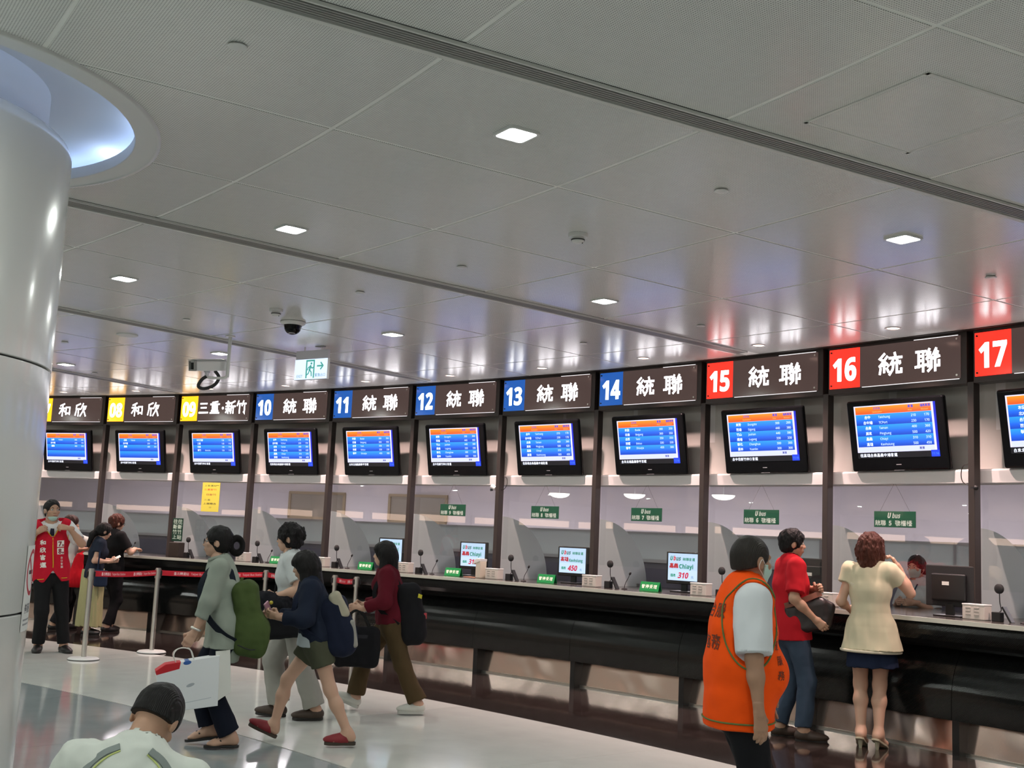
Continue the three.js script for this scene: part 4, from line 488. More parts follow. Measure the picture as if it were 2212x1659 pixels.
// ---------------------------------------------------------------- no-smoking sign on the column
{
  const ang = (x, z) => Math.atan2(x, z), c = COL, a0 = 1.84, R = 0.9475, tex = canvasTex(256, 384, (g, w, h) => { g.fillStyle = '#dfe0dc'; g.fillRect(0, 0, w, h); g.lineWidth = 20; g.strokeStyle = '#b52a3a'; g.beginPath(); g.arc(128, 122, 96, 0, 7); g.stroke(); g.fillStyle = '#33302f'; g.fillRect(66, 112, 96, 18); g.fillRect(168, 112, 10, 18); g.beginPath(); g.moveTo(60, 54); g.lineTo(196, 190); g.stroke(); row(g, '停', 40, 262, 44, 0.13, '#55565a'); row(g, '服務', 92, 262, 44, 0.13, '#55565a'); g.fillStyle = '#8a8c90'; g.fillRect(30, 330, 190, 8); g.fillRect(30, 350, 150, 8); });
  const w = 0.26, h = 0.39, g = new THREE.CylinderGeometry(R, R, h, 20, 1, true, a0 - w / 2 / R, w / R); single('no_smoking_sign', 'round red no smoking sign on a pale plate stuck to the column', 'sign', g, std({ color: 0xffffff, map: tex, roughness: 0.5, side: THREE.DoubleSide }), V(c.x, 1.21, c.z), 0);
}
// ---------------------------------------------------------------- bodies and cloth: smooth distance fields meshed with surface nets
const add = (a, b, s = 1) => [a[0] + b[0] * s, a[1] + b[1] * s, a[2] + b[2] * s], sub = (a, b) => [a[0] - b[0], a[1] - b[1], a[2] - b[2]], dot = (a, b) => a[0] * b[0] + a[1] * b[1] + a[2] * b[2];
const cross = (a, b) => [a[1] * b[2] - a[2] * b[1], a[2] * b[0] - a[0] * b[2], a[0] * b[1] - a[1] * b[0]], len3 = (a) => Math.hypot(a[0], a[1], a[2]), nrm = (a) => { const l = len3(a) || 1; return [a[0] / l, a[1] / l, a[2] / l]; }, mix = (a, b, t) => [a[0] + (b[0] - a[0]) * t, a[1] + (b[1] - a[1]) * t, a[2] + (b[2] - a[2]) * t];
const facing = (deg) => [Math.sin(deg * Math.PI / 180), 0, Math.cos(deg * Math.PI / 180)];
// primitives: cone(a, b, ra, rb) round limb; loft(a, b, [rx, rz], [rx, rz], right, flat) elliptical section; ell(c, r, frame); rbx(c, half, r, frame)
const cone = (a, b, ra, rb, flat = 0) => { const d = sub(b, a); return { k: 0, a, d, l2: dot(d, d), L: len3(d), ra, rb, flat }; };
const loft = (a, b, A, B, right, flat = 0) => { const d = sub(b, a), u = nrm(d), r = nrm(sub(right, u.map((x) => x * dot(right, u)))), f = cross(u, r); return { k: 1, a, d, u, r, f, l2: dot(d, d), L: len3(d), A, B, flat }; };
const ID = [[1, 0, 0], [0, 1, 0], [0, 0, 1]];
const ell = (c, r, F = ID) => ({ k: 2, c, r, F }), rbx = (c, h, r, F = ID) => ({ k: 3, c, h, r, F });
function prim(q, x, y, z) {
  if (q.k < 2) {
    const px = x - q.a[0], py = y - q.a[1], pz = z - q.a[2], tt = (px * q.d[0] + py * q.d[1] + pz * q.d[2]) / q.l2, t = tt < 0 ? 0 : tt > 1 ? 1 : tt;
    const vx = px - q.d[0] * t, vy = py - q.d[1] * t, vz = pz - q.d[2] * t; let d;
    if (q.k === 0) d = Math.sqrt(vx * vx + vy * vy + vz * vz) - (q.ra + (q.rb - q.ra) * t);
    else {
      const a = q.A[0] + (q.B[0] - q.A[0]) * t, b = q.A[1] + (q.B[1] - q.A[1]) * t, u = vx * q.r[0] + vy * q.r[1] + vz * q.r[2], v = vx * q.f[0] + vy * q.f[1] + vz * q.f[2], w = q.flat > 1 || (q.flat && tt > 0) ? 0 : vx * q.u[0] + vy * q.u[1] + vz * q.u[2], c = b < a ? b : a;
      const e = u / a, g = v / b, h = w / c, k0 = Math.sqrt(e * e + g * g + h * h), k1 = Math.sqrt((e / a) * (e / a) + (g / b) * (g / b) + (h / c) * (h / c));
      d = k1 > 1e-6 ? k0 * (k0 - 1) / k1 : -c;
    }
    if (q.flat) { const o = Math.max((tt - 1) * q.L, q.flat > 1 ? -tt * q.L : -1e9); if (o > d) d = o; }
    return d;
  }
  const px = x - q.c[0], py = y - q.c[1], pz = z - q.c[2], F = q.F, u = px * F[0][0] + py * F[0][1] + pz * F[0][2], v = px * F[1][0] + py * F[1][1] + pz * F[1][2], w = px * F[2][0] + py * F[2][1] + pz * F[2][2];
  if (q.k === 2) { const [a, b, c] = q.r, k0 = Math.sqrt((u / a) ** 2 + (v / b) ** 2 + (w / c) ** 2), k1 = Math.sqrt((u / a / a) ** 2 + (v / b / b) ** 2 + (w / c / c) ** 2); return k1 > 1e-6 ? k0 * (k0 - 1) / k1 : -Math.min(a, b, c); }
  const dx = Math.abs(u) - q.h[0] + q.r, dy = Math.abs(v) - q.h[1] + q.r, dz = Math.abs(w) - q.h[2] + q.r;
  return Math.hypot(Math.max(dx, 0), Math.max(dy, 0), Math.max(dz, 0)) + Math.min(Math.max(dx, dy, dz), 0) - q.r;
}
function field(prims, o = {}) {
  const k = o.k ?? 0.04, n = prims.length, cuts = o.cuts ?? [], subs = o.subs ?? [], amp = o.fold ?? 0, fq = o.foldFreq ?? [9, 5, 9];
  return (x, y, z) => {
    let d = 1e9;
    for (let i = 0; i < n; i++) { const e = prim(prims[i], x, y, z); const h = k - Math.abs(d - e); d = d < e ? d : e; if (h > 0) d -= h * h / k * 0.25; }
    if (amp) d += amp * noise3.noise(x * fq[0] + 3.1, y * fq[1] + 7.7, z * fq[2] + 1.3) + amp * 0.5 * noise3.noise(x * fq[0] * 2.3, y * fq[1] * 2.6, z * fq[2] * 2.3 + 9);
    for (const c of cuts) { const e = (x - c[0][0]) * c[1][0] + (y - c[0][1]) * c[1][1] + (z - c[0][2]) * c[1][2]; if (e > d) d = e; }
    for (const q of subs) { const e = -(typeof q === 'function' ? q(x, y, z) : prim(q, x, y, z)); if (e > d) d = e; }
    return d;
  };
}
function bounds(prims, pad = 0.03) {
  const lo = [1e9, 1e9, 1e9], hi = [-1e9, -1e9, -1e9], eat = (p, r) => { for (let i = 0; i < 3; i++) { lo[i] = Math.min(lo[i], p[i] - r); hi[i] = Math.max(hi[i], p[i] + r); } };
  for (const q of prims) if (q.k === 0) { eat(q.a, q.ra + pad); eat(add(q.a, q.d), q.rb + pad); } else if (q.k === 1) { eat(q.a, Math.max(...q.A) + pad); eat(add(q.a, q.d), Math.max(...q.B) + pad); } else if (q.k === 2) eat(q.c, Math.max(...q.r) + pad); else eat(q.c, len3(q.h) + pad);
  return [lo, hi];
}
function nets(f, [lo, hi], cell) {
  const n = [0, 1, 2].map((i) => Math.max(2, Math.ceil((hi[i] - lo[i]) / cell) + 1)), [nx, ny, nz] = n, v = new Float32Array(nx * ny * nz), B = 6, at = (i, j, k) => i + nx * (j + ny * k);
  for (let k0 = 0; k0 < nz; k0 += B) for (let j0 = 0; j0 < ny; j0 += B) for (let i0 = 0; i0 < nx; i0 += B) {
    const k1 = Math.min(k0 + B, nz), j1 = Math.min(j0 + B, ny), i1 = Math.min(i0 + B, nx), c = f(lo[0] + (i0 + i1 - 1) / 2 * cell, lo[1] + (j0 + j1 - 1) / 2 * cell, lo[2] + (k0 + k1 - 1) / 2 * cell), far = Math.abs(c) > B * cell * 1.5;
    for (let k = k0; k < k1; k++) for (let j = j0; j < j1; j++) for (let i = i0; i < i1; i++) v[at(i, j, k)] = far ? c : f(lo[0] + i * cell, lo[1] + j * cell, lo[2] + k * cell);
  }
  const id = new Int32Array(nx * ny * nz).fill(-1), P = [], I = [], ed = [[0, 1], [0, 2], [0, 4], [1, 3], [1, 5], [2, 3], [2, 6], [3, 7], [4, 5], [4, 6], [5, 7], [6, 7]], g = new Float32Array(8);
  for (let k = 0; k < nz - 1; k++) for (let j = 0; j < ny - 1; j++) for (let i = 0; i < nx - 1; i++) {
    let m = 0; for (let c = 0; c < 8; c++) { g[c] = v[at(i + (c & 1), j + ((c >> 1) & 1), k + (c >> 2))]; if (g[c] < 0) m |= 1 << c; }
    if (m === 0 || m === 255) continue;
    let x = 0, y = 0, z = 0, e = 0;
    for (const [a, b] of ed) if ((g[a] < 0) !== (g[b] < 0)) { const t = g[a] / (g[a] - g[b]); x += (a & 1) + ((b & 1) - (a & 1)) * t; y += ((a >> 1) & 1) + (((b >> 1) & 1) - ((a >> 1) & 1)) * t; z += (a >> 2) + ((b >> 2) - (a >> 2)) * t; e++; }
    id[at(i, j, k)] = P.length / 3; P.push(lo[0] + (i + x / e) * cell, lo[1] + (j + y / e) * cell, lo[2] + (k + z / e) * cell);
  }
  const quad = (a, b, c, d, flip) => { if (a < 0 || b < 0 || c < 0 || d < 0) return; flip ? I.push(a, c, b, a, d, c) : I.push(a, b, c, a, c, d); };
  for (let k = 1; k < nz - 1; k++) for (let j = 1; j < ny - 1; j++) for (let i = 1; i < nx - 1; i++) {
    const s = v[at(i, j, k)] < 0;
    if (s !== v[at(i + 1, j, k)] < 0) quad(id[at(i, j - 1, k - 1)], id[at(i, j, k - 1)], id[at(i, j, k)], id[at(i, j - 1, k)], !s);
    if (s !== v[at(i, j + 1, k)] < 0) quad(id[at(i - 1, j, k - 1)], id[at(i - 1, j, k)], id[at(i, j, k)], id[at(i, j, k - 1)], !s);
    if (s !== v[at(i, j, k + 1)] < 0) quad(id[at(i - 1, j - 1, k)], id[at(i, j - 1, k)], id[at(i, j, k)], id[at(i - 1, j, k)], !s);
  }
  const N = new Float32Array(P.length), U = new Float32Array(P.length / 3 * 2), h = cell * 0.5;
  for (let q = 0; q < P.length; q += 3) { const x = P[q], y = P[q + 1], z = P[q + 2], t = nrm([f(x + h, y, z) - f(x - h, y, z), f(x, y + h, z) - f(x, y - h, z), f(x, y, z + h) - f(x, y, z - h)]); N[q] = t[0]; N[q + 1] = t[1]; N[q + 2] = t[2]; U[q / 3 * 2] = x + z * 0.7; U[q / 3 * 2 + 1] = y; }
  const G_ = new THREE.BufferGeometry(); G_.setAttribute('position', new THREE.Float32BufferAttribute(P, 3)); G_.setAttribute('normal', new THREE.BufferAttribute(N, 3)); G_.setAttribute('uv', new THREE.BufferAttribute(U, 2)); G_.setIndex(I); return G_;
}
const shell = (prims, cell, o = {}) => nets(field(prims, o), bounds(prims, o.pad ?? 0.03), cell);
// a patch that lies on a field's surface, for printing and piping
function onSurface(f, p, dir, reach = 0.4) { let t = 0; for (let i = 0; i < 90 && t < reach; i++) { const d = f(p[0] + dir[0] * t, p[1] + dir[1] * t, p[2] + dir[2] * t); if (d < 0.0004) break; t += Math.max(0.0006, d * 0.6); } return add(p, dir, t - 0.0025); }
function patch(f, c, right, up, front, w, h, n = 14, m = 14) {
  const g = new THREE.PlaneGeometry(w, h, n, m), q = g.attributes.position;
  for (let i = 0; i < q.count; i++) { const s = onSurface(f, add(add(add(c, right, q.getX(i)), up, q.getY(i)), front, 0.3), front.map((x) => -x)); q.setXYZ(i, ...s); }
  g.computeVertexNormals(); return g;
}
const print = (w, h, draw) => new THREE.MeshStandardMaterial({ map: canvasTex(w, h, draw), alphaTest: 0.5, roughness: 0.8, side: THREE.DoubleSide });
// ---------------------------------------------------------------- people
const skinMat = (r, g, b) => phys({ color: lin(r, g, b), roughness: 0.55, sheen: 0.2, sheenRoughness: 0.5 });
const SKIN = { light: skinMat(0.56, 0.34, 0.24), mid: skinMat(0.45, 0.26, 0.17), tan: skinMat(0.36, 0.2, 0.125) };
const hairBump = dataTex(128, (x, y) => { const v = 0.5 + 0.5 * Math.sin((x + 0.06 * fbm(x, y, 5)) * Math.PI * 60); return [v, v, v]; }, false, 6);
const hairMat = (r, g, b) => phys({ color: lin(r, g, b), roughness: 0.5, specularIntensity: 0.45, bumpMap: hairBump, bumpScale: 0.002 });
const HAIR = { buzz: hairMat(0.026, 0.022, 0.019), black: hairMat(0.009, 0.008, 0.008), dark: hairMat(0.016, 0.012, 0.01), red: hairMat(0.075, 0.022, 0.013), brown: hairMat(0.035, 0.015, 0.011) };
const cloth = (r, g, b, o = {}) => phys({ color: lin(r, g, b), roughness: 0.9, specularIntensity: 0.3, bumpMap: clothBump, bumpScale: 0.0006, ...o });
const eyeMat = std({ color: lin(0.02, 0.013, 0.01), roughness: 0.2 }), scleraMat = std({ color: lin(0.6, 0.57, 0.53), roughness: 0.3 }), lipMat = std({ color: lin(0.3, 0.11, 0.085), roughness: 0.5 });
function bend(a, c, l1, l2, hint) { // two-bone reach: the joint between a and c
  const d = sub(c, a), L = Math.min(len3(d), (l1 + l2) * 0.998), u = nrm(d), end = add(a, u, L), x = (l1 * l1 - l2 * l2 + L * L) / (2 * L), y = Math.sqrt(Math.max(0, l1 * l1 - x * x));
  const q = sub(hint, a), p = nrm(sub(q, u.map((v) => v * dot(q, u)))); return [add(add(a, u, x), p, y), end];
}
function skeleton(o) {
  const s = o.H / 1.7, F = o.female, w = (o.build ?? 1) * s, J = { s, w, F, o };
  J.p = o.pelvis; J.n = o.neck; J.up = nrm(sub(J.n, J.p));
  const ax = (deg) => { const f0 = facing(deg), u = J.up, f = nrm(sub(f0, u.map((v) => v * dot(f0, u)))); return { f, l: nrm(cross(u, f)), u }; };
  J.hip = ax(o.hipYaw ?? o.yaw); J.ch = ax(o.chestYaw ?? o.yaw); J.mid = ax(((o.hipYaw ?? o.yaw) + (o.chestYaw ?? o.yaw)) / 2);
  const f0 = facing(o.headYaw ?? o.yaw), tp = (o.headPitch ?? 0) * Math.PI / 180, rl = (o.headRoll ?? 0) * Math.PI / 180;
  const hf = nrm([f0[0] * Math.cos(tp), Math.sin(tp), f0[2] * Math.cos(tp)]), l0 = nrm(cross([0, 1, 0], hf)), u0 = cross(hf, l0), hl = nrm(add(l0.map((v) => v * Math.cos(rl)), u0, Math.sin(rl))), hu = cross(hf, hl);
  J.h = { f: hf, l: hl, u: hu }; J.nt = add(add(J.n, J.up, 0.055 * s), J.ch.f, 0.014 * s); J.hc = add(add(J.nt, hu, 0.085 * s), hf, 0.012 * s);
  const hs = o.head ?? 1; J.hs = hs * s; J.at = (x, y, z) => add(add(add(J.hc, hl, x * J.hs), hu, y * J.hs), hf, z * J.hs);
  const sw = (F ? 0.148 : 0.17) * w; J.arm = {}; J.leg = {};
  for (const [k, m] of [['L', 1], ['R', -1]]) {
    const A = o[k === 'L' ? 'armL' : 'armR'], S = add(add(add(J.n, J.ch.l, m * sw), J.up, -0.05 * s), [0, A.lift ?? 0, 0]);
    const [E, W] = bend(S, A.wrist, 0.275 * s, 0.235 * s, A.elbow); J.arm[k] = { S, E, W, dir: A.dir ? nrm(A.dir) : nrm(sub(W, E)), palm: A.palm ?? J.ch.l.map((v) => -m * v), curl: A.curl ?? 0.35, m };
    const B = o[k === 'L' ? 'legL' : 'legR'], Hj = add(add(J.p, J.hip.l, m * 0.085 * w), J.up, -0.055 * s), [Kn, An] = bend(Hj, B.ankle, 0.41 * s, 0.4 * s, B.knee ?? add(add(mix(Hj, B.ankle, 0.5), J.hip.f, 0.4), [0, 0, 0]));
    const tf = facing(B.yaw ?? (o.hipYaw ?? o.yaw) + m * 8), tpz = (B.pitch ?? 0) * Math.PI / 180; J.leg[k] = { Hj, Kn, An, f: [tf[0] * Math.cos(tpz), Math.sin(tpz), tf[2] * Math.cos(tpz)], m };
    const Lg = J.leg[k]; Lg.l = nrm(cross([0, 1, 0], Lg.f)); Lg.u = cross(Lg.f, Lg.l);
  }
  return J;
}
function torso(J, e = 0, low = true) {
  const { s, w, F } = J, a = (t) => mix(J.p, J.n, t), H = J.hip.l, C = J.ch.l, Mx = J.mid.l, q = (x, z) => [x * w + e, z * w + e], belly = J.o.belly ?? 1;
  const hips = q(F ? 0.165 : 0.155, 0.112), waist = q(F ? 0.122 : 0.142 * belly, 0.098 * belly), chest = q(F ? 0.14 : 0.162, F ? 0.112 : 0.115), top = q(F ? 0.132 : 0.155, 0.082);
  const out = [loft(a(0.0), a(0.28), hips, waist, H), loft(a(0.28), a(0.62), waist, chest, Mx), loft(a(0.62), a(0.86), chest, top, C), loft(a(0.86), a(0.985), top, q(0.075, 0.06), C)];
  if (low) out.push(loft(add(J.p, J.up, -0.09 * s), a(0), q(F ? 0.16 : 0.148, 0.108), hips, H));
  if (F) for (const m of [1, -1]) out.push(ell(add(add(a(0.66), C, m * 0.062 * w), J.ch.f, 0.075 * w), [0.058 * w + e, 0.055 * w + e, 0.05 * w + e]));
  else out.push(ell(add(a(0.2), J.mid.f, 0.03 * (belly - 1) * 4 * w), [0.12 * w * belly + e, 0.13 * w + e, 0.1 * w * belly + e]));
  return out;
}
function hand(J, k) {
  const A = J.arm[k], s = J.s, d = A.dir, pn = nrm(sub(A.palm, d.map((v) => v * dot(A.palm, d)))), sd = nrm(cross(pn, d)).map((v) => v * A.m), P = (x, y, z) => add(add(add(A.W, d, x * s), sd, y * s), pn, z * s), out = [];
  out.push(cone(add(A.W, d, -0.03 * s), P(0.02, 0, 0), 0.027 * s, 0.026 * s), loft(P(0.01, 0, 0), P(0.085, 0.002, 0), [0.03 * s, 0.017 * s], [0.041 * s, 0.015 * s], sd));
  const F4 = [[0.03, 0.068], [0.0105, 0.077], [-0.0095, 0.071], [-0.028, 0.056]], c = A.curl;
  F4.forEach(([y, L], i) => { let p = P(0.088 - Math.abs(i - 1) * 0.004, y, 0.0), ang = c * 0.5, r = 0.0088 * s; for (const [fr, bd] of [[0.46, 1.2], [0.31, 1.1], [0.23, 0.7]]) { const n = add(add(p, d, Math.cos(ang) * L * fr * s), pn, Math.sin(ang) * L * fr * s); out.push(cone(p, n, r, r * 0.93)); p = n; r *= 0.93; ang += c * bd; } });
  let p = P(0.025, 0.026, 0.006), n = P(0.055, 0.052, 0.018 + c * 0.012); out.push(cone(p, n, 0.0125 * s, 0.0105 * s)); out.push(cone(n, P(0.082, 0.05 - c * 0.02, 0.026 + c * 0.028), 0.0103 * s, 0.0085 * s));
  return out;
}
function headPrims(J, e = 0) { const B = J.hs, F = [J.h.l, J.h.u, J.h.f]; return [ell(J.at(0, 0.026, -0.012), [0.075 * B + e, 0.088 * B + e, 0.094 * B + e], F), ell(J.at(0, -0.035, 0.022), [0.06 * B + e, 0.075 * B + e, 0.066 * B + e], F), ell(J.at(0, -0.09, 0.045), [0.03 * B + e, 0.022 * B + e, 0.028 * B + e], F)]; }
function bodyMesh(J) {
  const { s, w } = J, fem = J.F ? 0.9 : 1, P = [...torso(J)];
  for (const k of 'LR') {
    const A = J.arm[k], L = J.leg[k]; P.push(cone(A.S, A.E, 0.05 * w * fem, 0.038 * w * fem), cone(A.E, mix(A.E, A.W, 0.35), 0.038 * w * fem, 0.037 * w * fem), cone(mix(A.E, A.W, 0.35), A.W, 0.037 * w * fem, 0.026 * s));
    P.push(cone(L.Hj, L.Kn, 0.083 * w, 0.053 * w), cone(L.Kn, mix(L.Kn, L.An, 0.35), 0.05 * w, 0.053 * w), cone(mix(L.Kn, L.An, 0.35), L.An, 0.053 * w, 0.036 * s));
    const heel = add(add(L.An, L.f, -0.03 * s), L.u, -0.035 * s), ball = add(add(L.An, L.f, 0.115 * s), L.u, -0.05 * s), toe = add(add(L.An, L.f, 0.165 * s), L.u, -0.055 * s); P.push(cone(L.An, heel, 0.037 * s, 0.03 * s), loft(heel, ball, [0.03 * s, 0.024 * s], [0.043 * s, 0.019 * s], L.l), loft(ball, toe, [0.043 * s, 0.019 * s], [0.033 * s, 0.012 * s], L.l), cone(L.An, ball, 0.033 * s, 0.02 * s));
  }
  P.push(cone(add(J.n, J.up, -0.03 * s), add(J.hc, J.h.u, -0.05 * s), 0.056 * w, 0.05 * s));
  const geos = [shell(P, 0.0115, { k: 0.035 })];
  const B = J.hs, F = [J.h.l, J.h.u, J.h.f], Hd = headPrims(J); Hd.push(cone(J.at(0, 0.012, 0.079), J.at(0, -0.026, 0.096), 0.0085 * B, 0.0125 * B), ell(J.at(0.013, -0.029, 0.084), [0.009 * B, 0.008 * B, 0.01 * B], F), ell(J.at(-0.013, -0.029, 0.084), [0.009 * B, 0.008 * B, 0.01 * B], F), ell(J.at(0, -0.058, 0.078), [0.024 * B, 0.008 * B, 0.01 * B], F), ell(J.at(0, -0.069, 0.076), [0.02 * B, 0.007 * B, 0.01 * B], F), cone(J.at(-0.042, 0.022, 0.07), J.at(0.042, 0.022, 0.07), 0.01 * B, 0.01 * B), cone(J.at(0, -0.06, -0.025), add(J.n, J.up, 0.01 * s), 0.05 * s, 0.056 * w));
  for (const m of [1, -1]) Hd.push(ell(J.at(m * 0.046, -0.02, 0.056), [0.02 * B, 0.018 * B, 0.02 * B], F), ell(J.at(m * 0.077, -0.008, -0.008), [0.009 * B, 0.031 * B, 0.019 * B], F));
  geos.push(shell(Hd, 0.005, { k: 0.014, subs: [1, -1].map((m) => ell(J.at(m * 0.031, 0.002, 0.092), [0.019 * B, 0.011 * B, 0.014 * B], F)), cuts: [[add(J.n, J.up, 0.012 * s), J.up.map((v) => -v)]] }));
  for (const k of 'LR') geos.push(shell(hand(J, k), 0.0045, { k: 0.008 }));
  return mergeGeometries(geos);
}
function face(J, g, o = {}) {
  const B = J.hs, ball = (r) => new THREE.SphereGeometry(r * B, 14, 10);
  for (const m of [1, -1]) { const e = part('eye', ball(0.0115), scleraMat, g, V(...J.at(m * 0.031, 0.003, 0.0735))); part('iris', ball(0.0062), eyeMat, e, V(...J.h.f.map((v) => v * 0.0072 * B))); const b = [J.at(m * 0.016, 0.021, 0.083), J.at(m * 0.032, 0.0275, 0.081), J.at(m * 0.05, 0.022, 0.068)].map((p) => V(...p)); part('eyebrow', tube(b, 0.0032 * B, 10, 6), o.brow ?? HAIR.black, g); }
  if (!o.mask) part('lips', tube([J.at(-0.021, -0.063, 0.082), J.at(0, -0.062, 0.089), J.at(0.021, -0.063, 0.082)].map((p) => V(...p)), 0.0055 * B, 12, 6), lipMat, g);
}
function maskOn(J, g, drop = 0) { const F = [J.h.l, J.h.u, J.h.f], B = J.hs; const pr = headPrims(J, 0.007); pr.push(ell(J.at(0, -0.04 - drop * 0.4, 0.075), [0.036 * B, 0.036 * B, 0.034 * B], F)); const mat = cloth(0.46, 0.66, 0.6); const m = part('face_mask', shell(pr, 0.005, { k: 0.02, cuts: [[J.at(0, -0.012 - drop, 0), J.h.u], [J.at(0, -0.105 - drop * 0.35, 0), J.h.u.map((v) => -v)], [J.at(0, 0, 0.022), J.h.f.map((v) => -v)]] }), mat, g); for (const q of [1, -1]) part('ear_loop', tube([J.at(q * 0.066, -0.03 - drop, 0.034), J.at(q * 0.08, -0.004, 0.012), J.at(q * 0.088, 0.012, -0.008), J.at(q * 0.083, -0.025, -0.022), J.at(q * 0.076, -0.05 - drop * 0.4, 0.0), J.at(q * 0.06, -0.085 - drop * 0.4, 0.032)].map((p) => V(...p)), 0.0016, 24, 5), M.white, m); }
function hair(J, g, mat, o = {}) {
  const B = J.hs, F = [J.h.l, J.h.u, J.h.f], t = o.thick ?? 0.014, P = [ell(J.at(0, 0.03, -0.014), [0.075 * B + t, 0.088 * B + t, 0.094 * B + t], F)];
  if (o.back !== false) P.push(ell(J.at(0, -0.03, -0.042), [0.066 * B + t * 0.6, 0.06 * B, 0.052 * B + t * 0.7], F));
  if (o.fringe) P.push(ell(J.at(0, 0.055, 0.055), [0.068 * B, 0.03 * B, 0.036 * B], F));
  for (const q of o.more ?? []) P.push(q.length === 4 ? cone(J.at(...q[0]), J.at(...q[1]), q[2] * B, q[3] * B) : ell(J.at(...q[0]), q[1].map((v) => v * B), F));
  const subs = [ell(J.at(0, o.hairline ?? -0.042, 0.1), [0.07 * B, (o.faceH ?? 0.096) * B, 0.082 * B], F)]; if (!o.coverEars) for (const m of [1, -1]) subs.push(ell(J.at(m * 0.085, -0.022, 0.006), [0.024 * B, 0.038 * B, 0.032 * B], F));
  const cuts = o.nape === null ? [] : [[J.at(0, o.nape ?? -0.075, 0), nrm(add(J.h.u.map((v) => -v), J.h.f, 0.25))]];
  return part('hair', shell(P, 0.0055, { k: o.k ?? 0.03, subs, cuts, fold: o.mess ?? 0.006, foldFreq: [30, 12, 30] }), mat, g);
}
function sleeves(J, e, upto, only) { const w = J.w * (J.F ? 0.9 : 1), out = []; for (const k of only ?? 'LR') { const A = J.arm[k], u = Math.min(1, upto), end = mix(A.S, A.E, u); out.push(cone(A.S, end, 0.055 * w + e, 0.046 * w + e * 1.15, upto <= 1 ? 1 : 0)); if (upto > 1) out.push(cone(A.E, mix(A.E, A.W, upto - 1), 0.043 * w + e, 0.034 * w + e, 1)); } return out; }
function topField(J, o) {
  const e = o.loose ?? 0.016, P = torso(J, e), hem = o.hem ?? 0.08, s = J.s, fl = o.flare ?? 0, dn = o.hang ? [0, -1, 0] : J.up.map((v) => -v), a = add(J.p, J.up, 0.04 * s), b = add(a, dn, hem * s + 0.04 * s); P.push(loft(a, b, [(J.F ? 0.165 : 0.155) * J.w + e, 0.112 * J.w + e], [(J.F ? 0.168 : 0.155) * J.w + e + fl, 0.115 * J.w + e + fl], J.hip.l, 1));
  if (o.sleeve) P.push(...sleeves(J, o.sleeveLoose ?? e * 0.9, o.sleeve)); else if (o.shoulder) for (const k of 'LR') P.push(ell(mix(J.arm[k].S, J.n, 0.2), [0.06 * J.w + e, 0.06 * J.w + e, 0.07 * J.w + e]));
  const subs = [...(o.subs ?? [])]; if (o.neckHole !== 0) subs.push(ell(add(add(J.n, J.up, 0.03 * s), J.ch.f, o.neckFront ?? 0.015), [0.066 * J.w, 0.055 * s + (o.neckHole ?? 0), 0.07 * J.w + (o.neckHole ?? 0) * 0.5], [J.ch.l, J.up, J.ch.f]));
  return { P, f: { k: o.k ?? 0.035, subs, cuts: [[b, dn], ...(o.cuts ?? [])], fold: o.fold ?? 0.006, foldFreq: o.foldFreq } };
}
function top(J, g, name, mat, o = {}) { const t = topField(J, o); const m = part(name, shell(t.P, o.cell ?? 0.0105, t.f), mat, g); m.userData.f = undefined; return [m, field(t.P, t.f)]; }
function collar(J, g, mat, e = 0.0) { const s = J.s, pts = []; for (let i = 0; i <= 18; i++) { const a = (i / 18 * 2 - 1) * 2.7, r = 0.066 * J.w + e; pts.push(V(...add(add(add(J.n, J.ch.l, Math.sin(a) * r), J.ch.f, -Math.cos(a) * r * 0.95 + 0.012), J.up, (0.03 - 0.02 * (Math.abs(a) / 2.7) ** 2) * s))); } part('collar', tube(pts, 0.017 * s, 40, 8), mat, g); }
function trousers(J, g, mat, o = {}) {
  const s = J.s, e = o.loose ?? 0.018, w = J.w, P = [loft(add(J.p, J.up, 0.1 * s), add(J.p, J.up, -0.09 * s), [(J.F ? 0.15 : 0.148) * w + e * 0.7, 0.105 * w + e * 0.7], [(J.F ? 0.163 : 0.152) * w + e * 0.7, 0.112 * w + e * 0.7], J.hip.l)], u = o.upto ?? 1.93;
  for (const k of 'LR') { const L = J.leg[k]; P.push(cone(L.Hj, mix(L.Hj, L.Kn, Math.min(1, u)), 0.083 * w + e, (u < 1 ? 0.07 : 0.055) * w + e, u < 1 ? 1 : 0)); if (u > 1) P.push(cone(L.Kn, mix(L.Kn, L.An, u - 1), 0.054 * w + e, 0.042 * w + e + (o.flare ?? 0.008), 1)); }
  return part(o.name ?? 'trousers', shell(P, 0.0105, { k: 0.03, cuts: [[add(J.p, J.up, 0.1 * s), J.up]], fold: o.fold ?? 0.007, foldFreq: [8, 6, 8] }), mat, g);
}
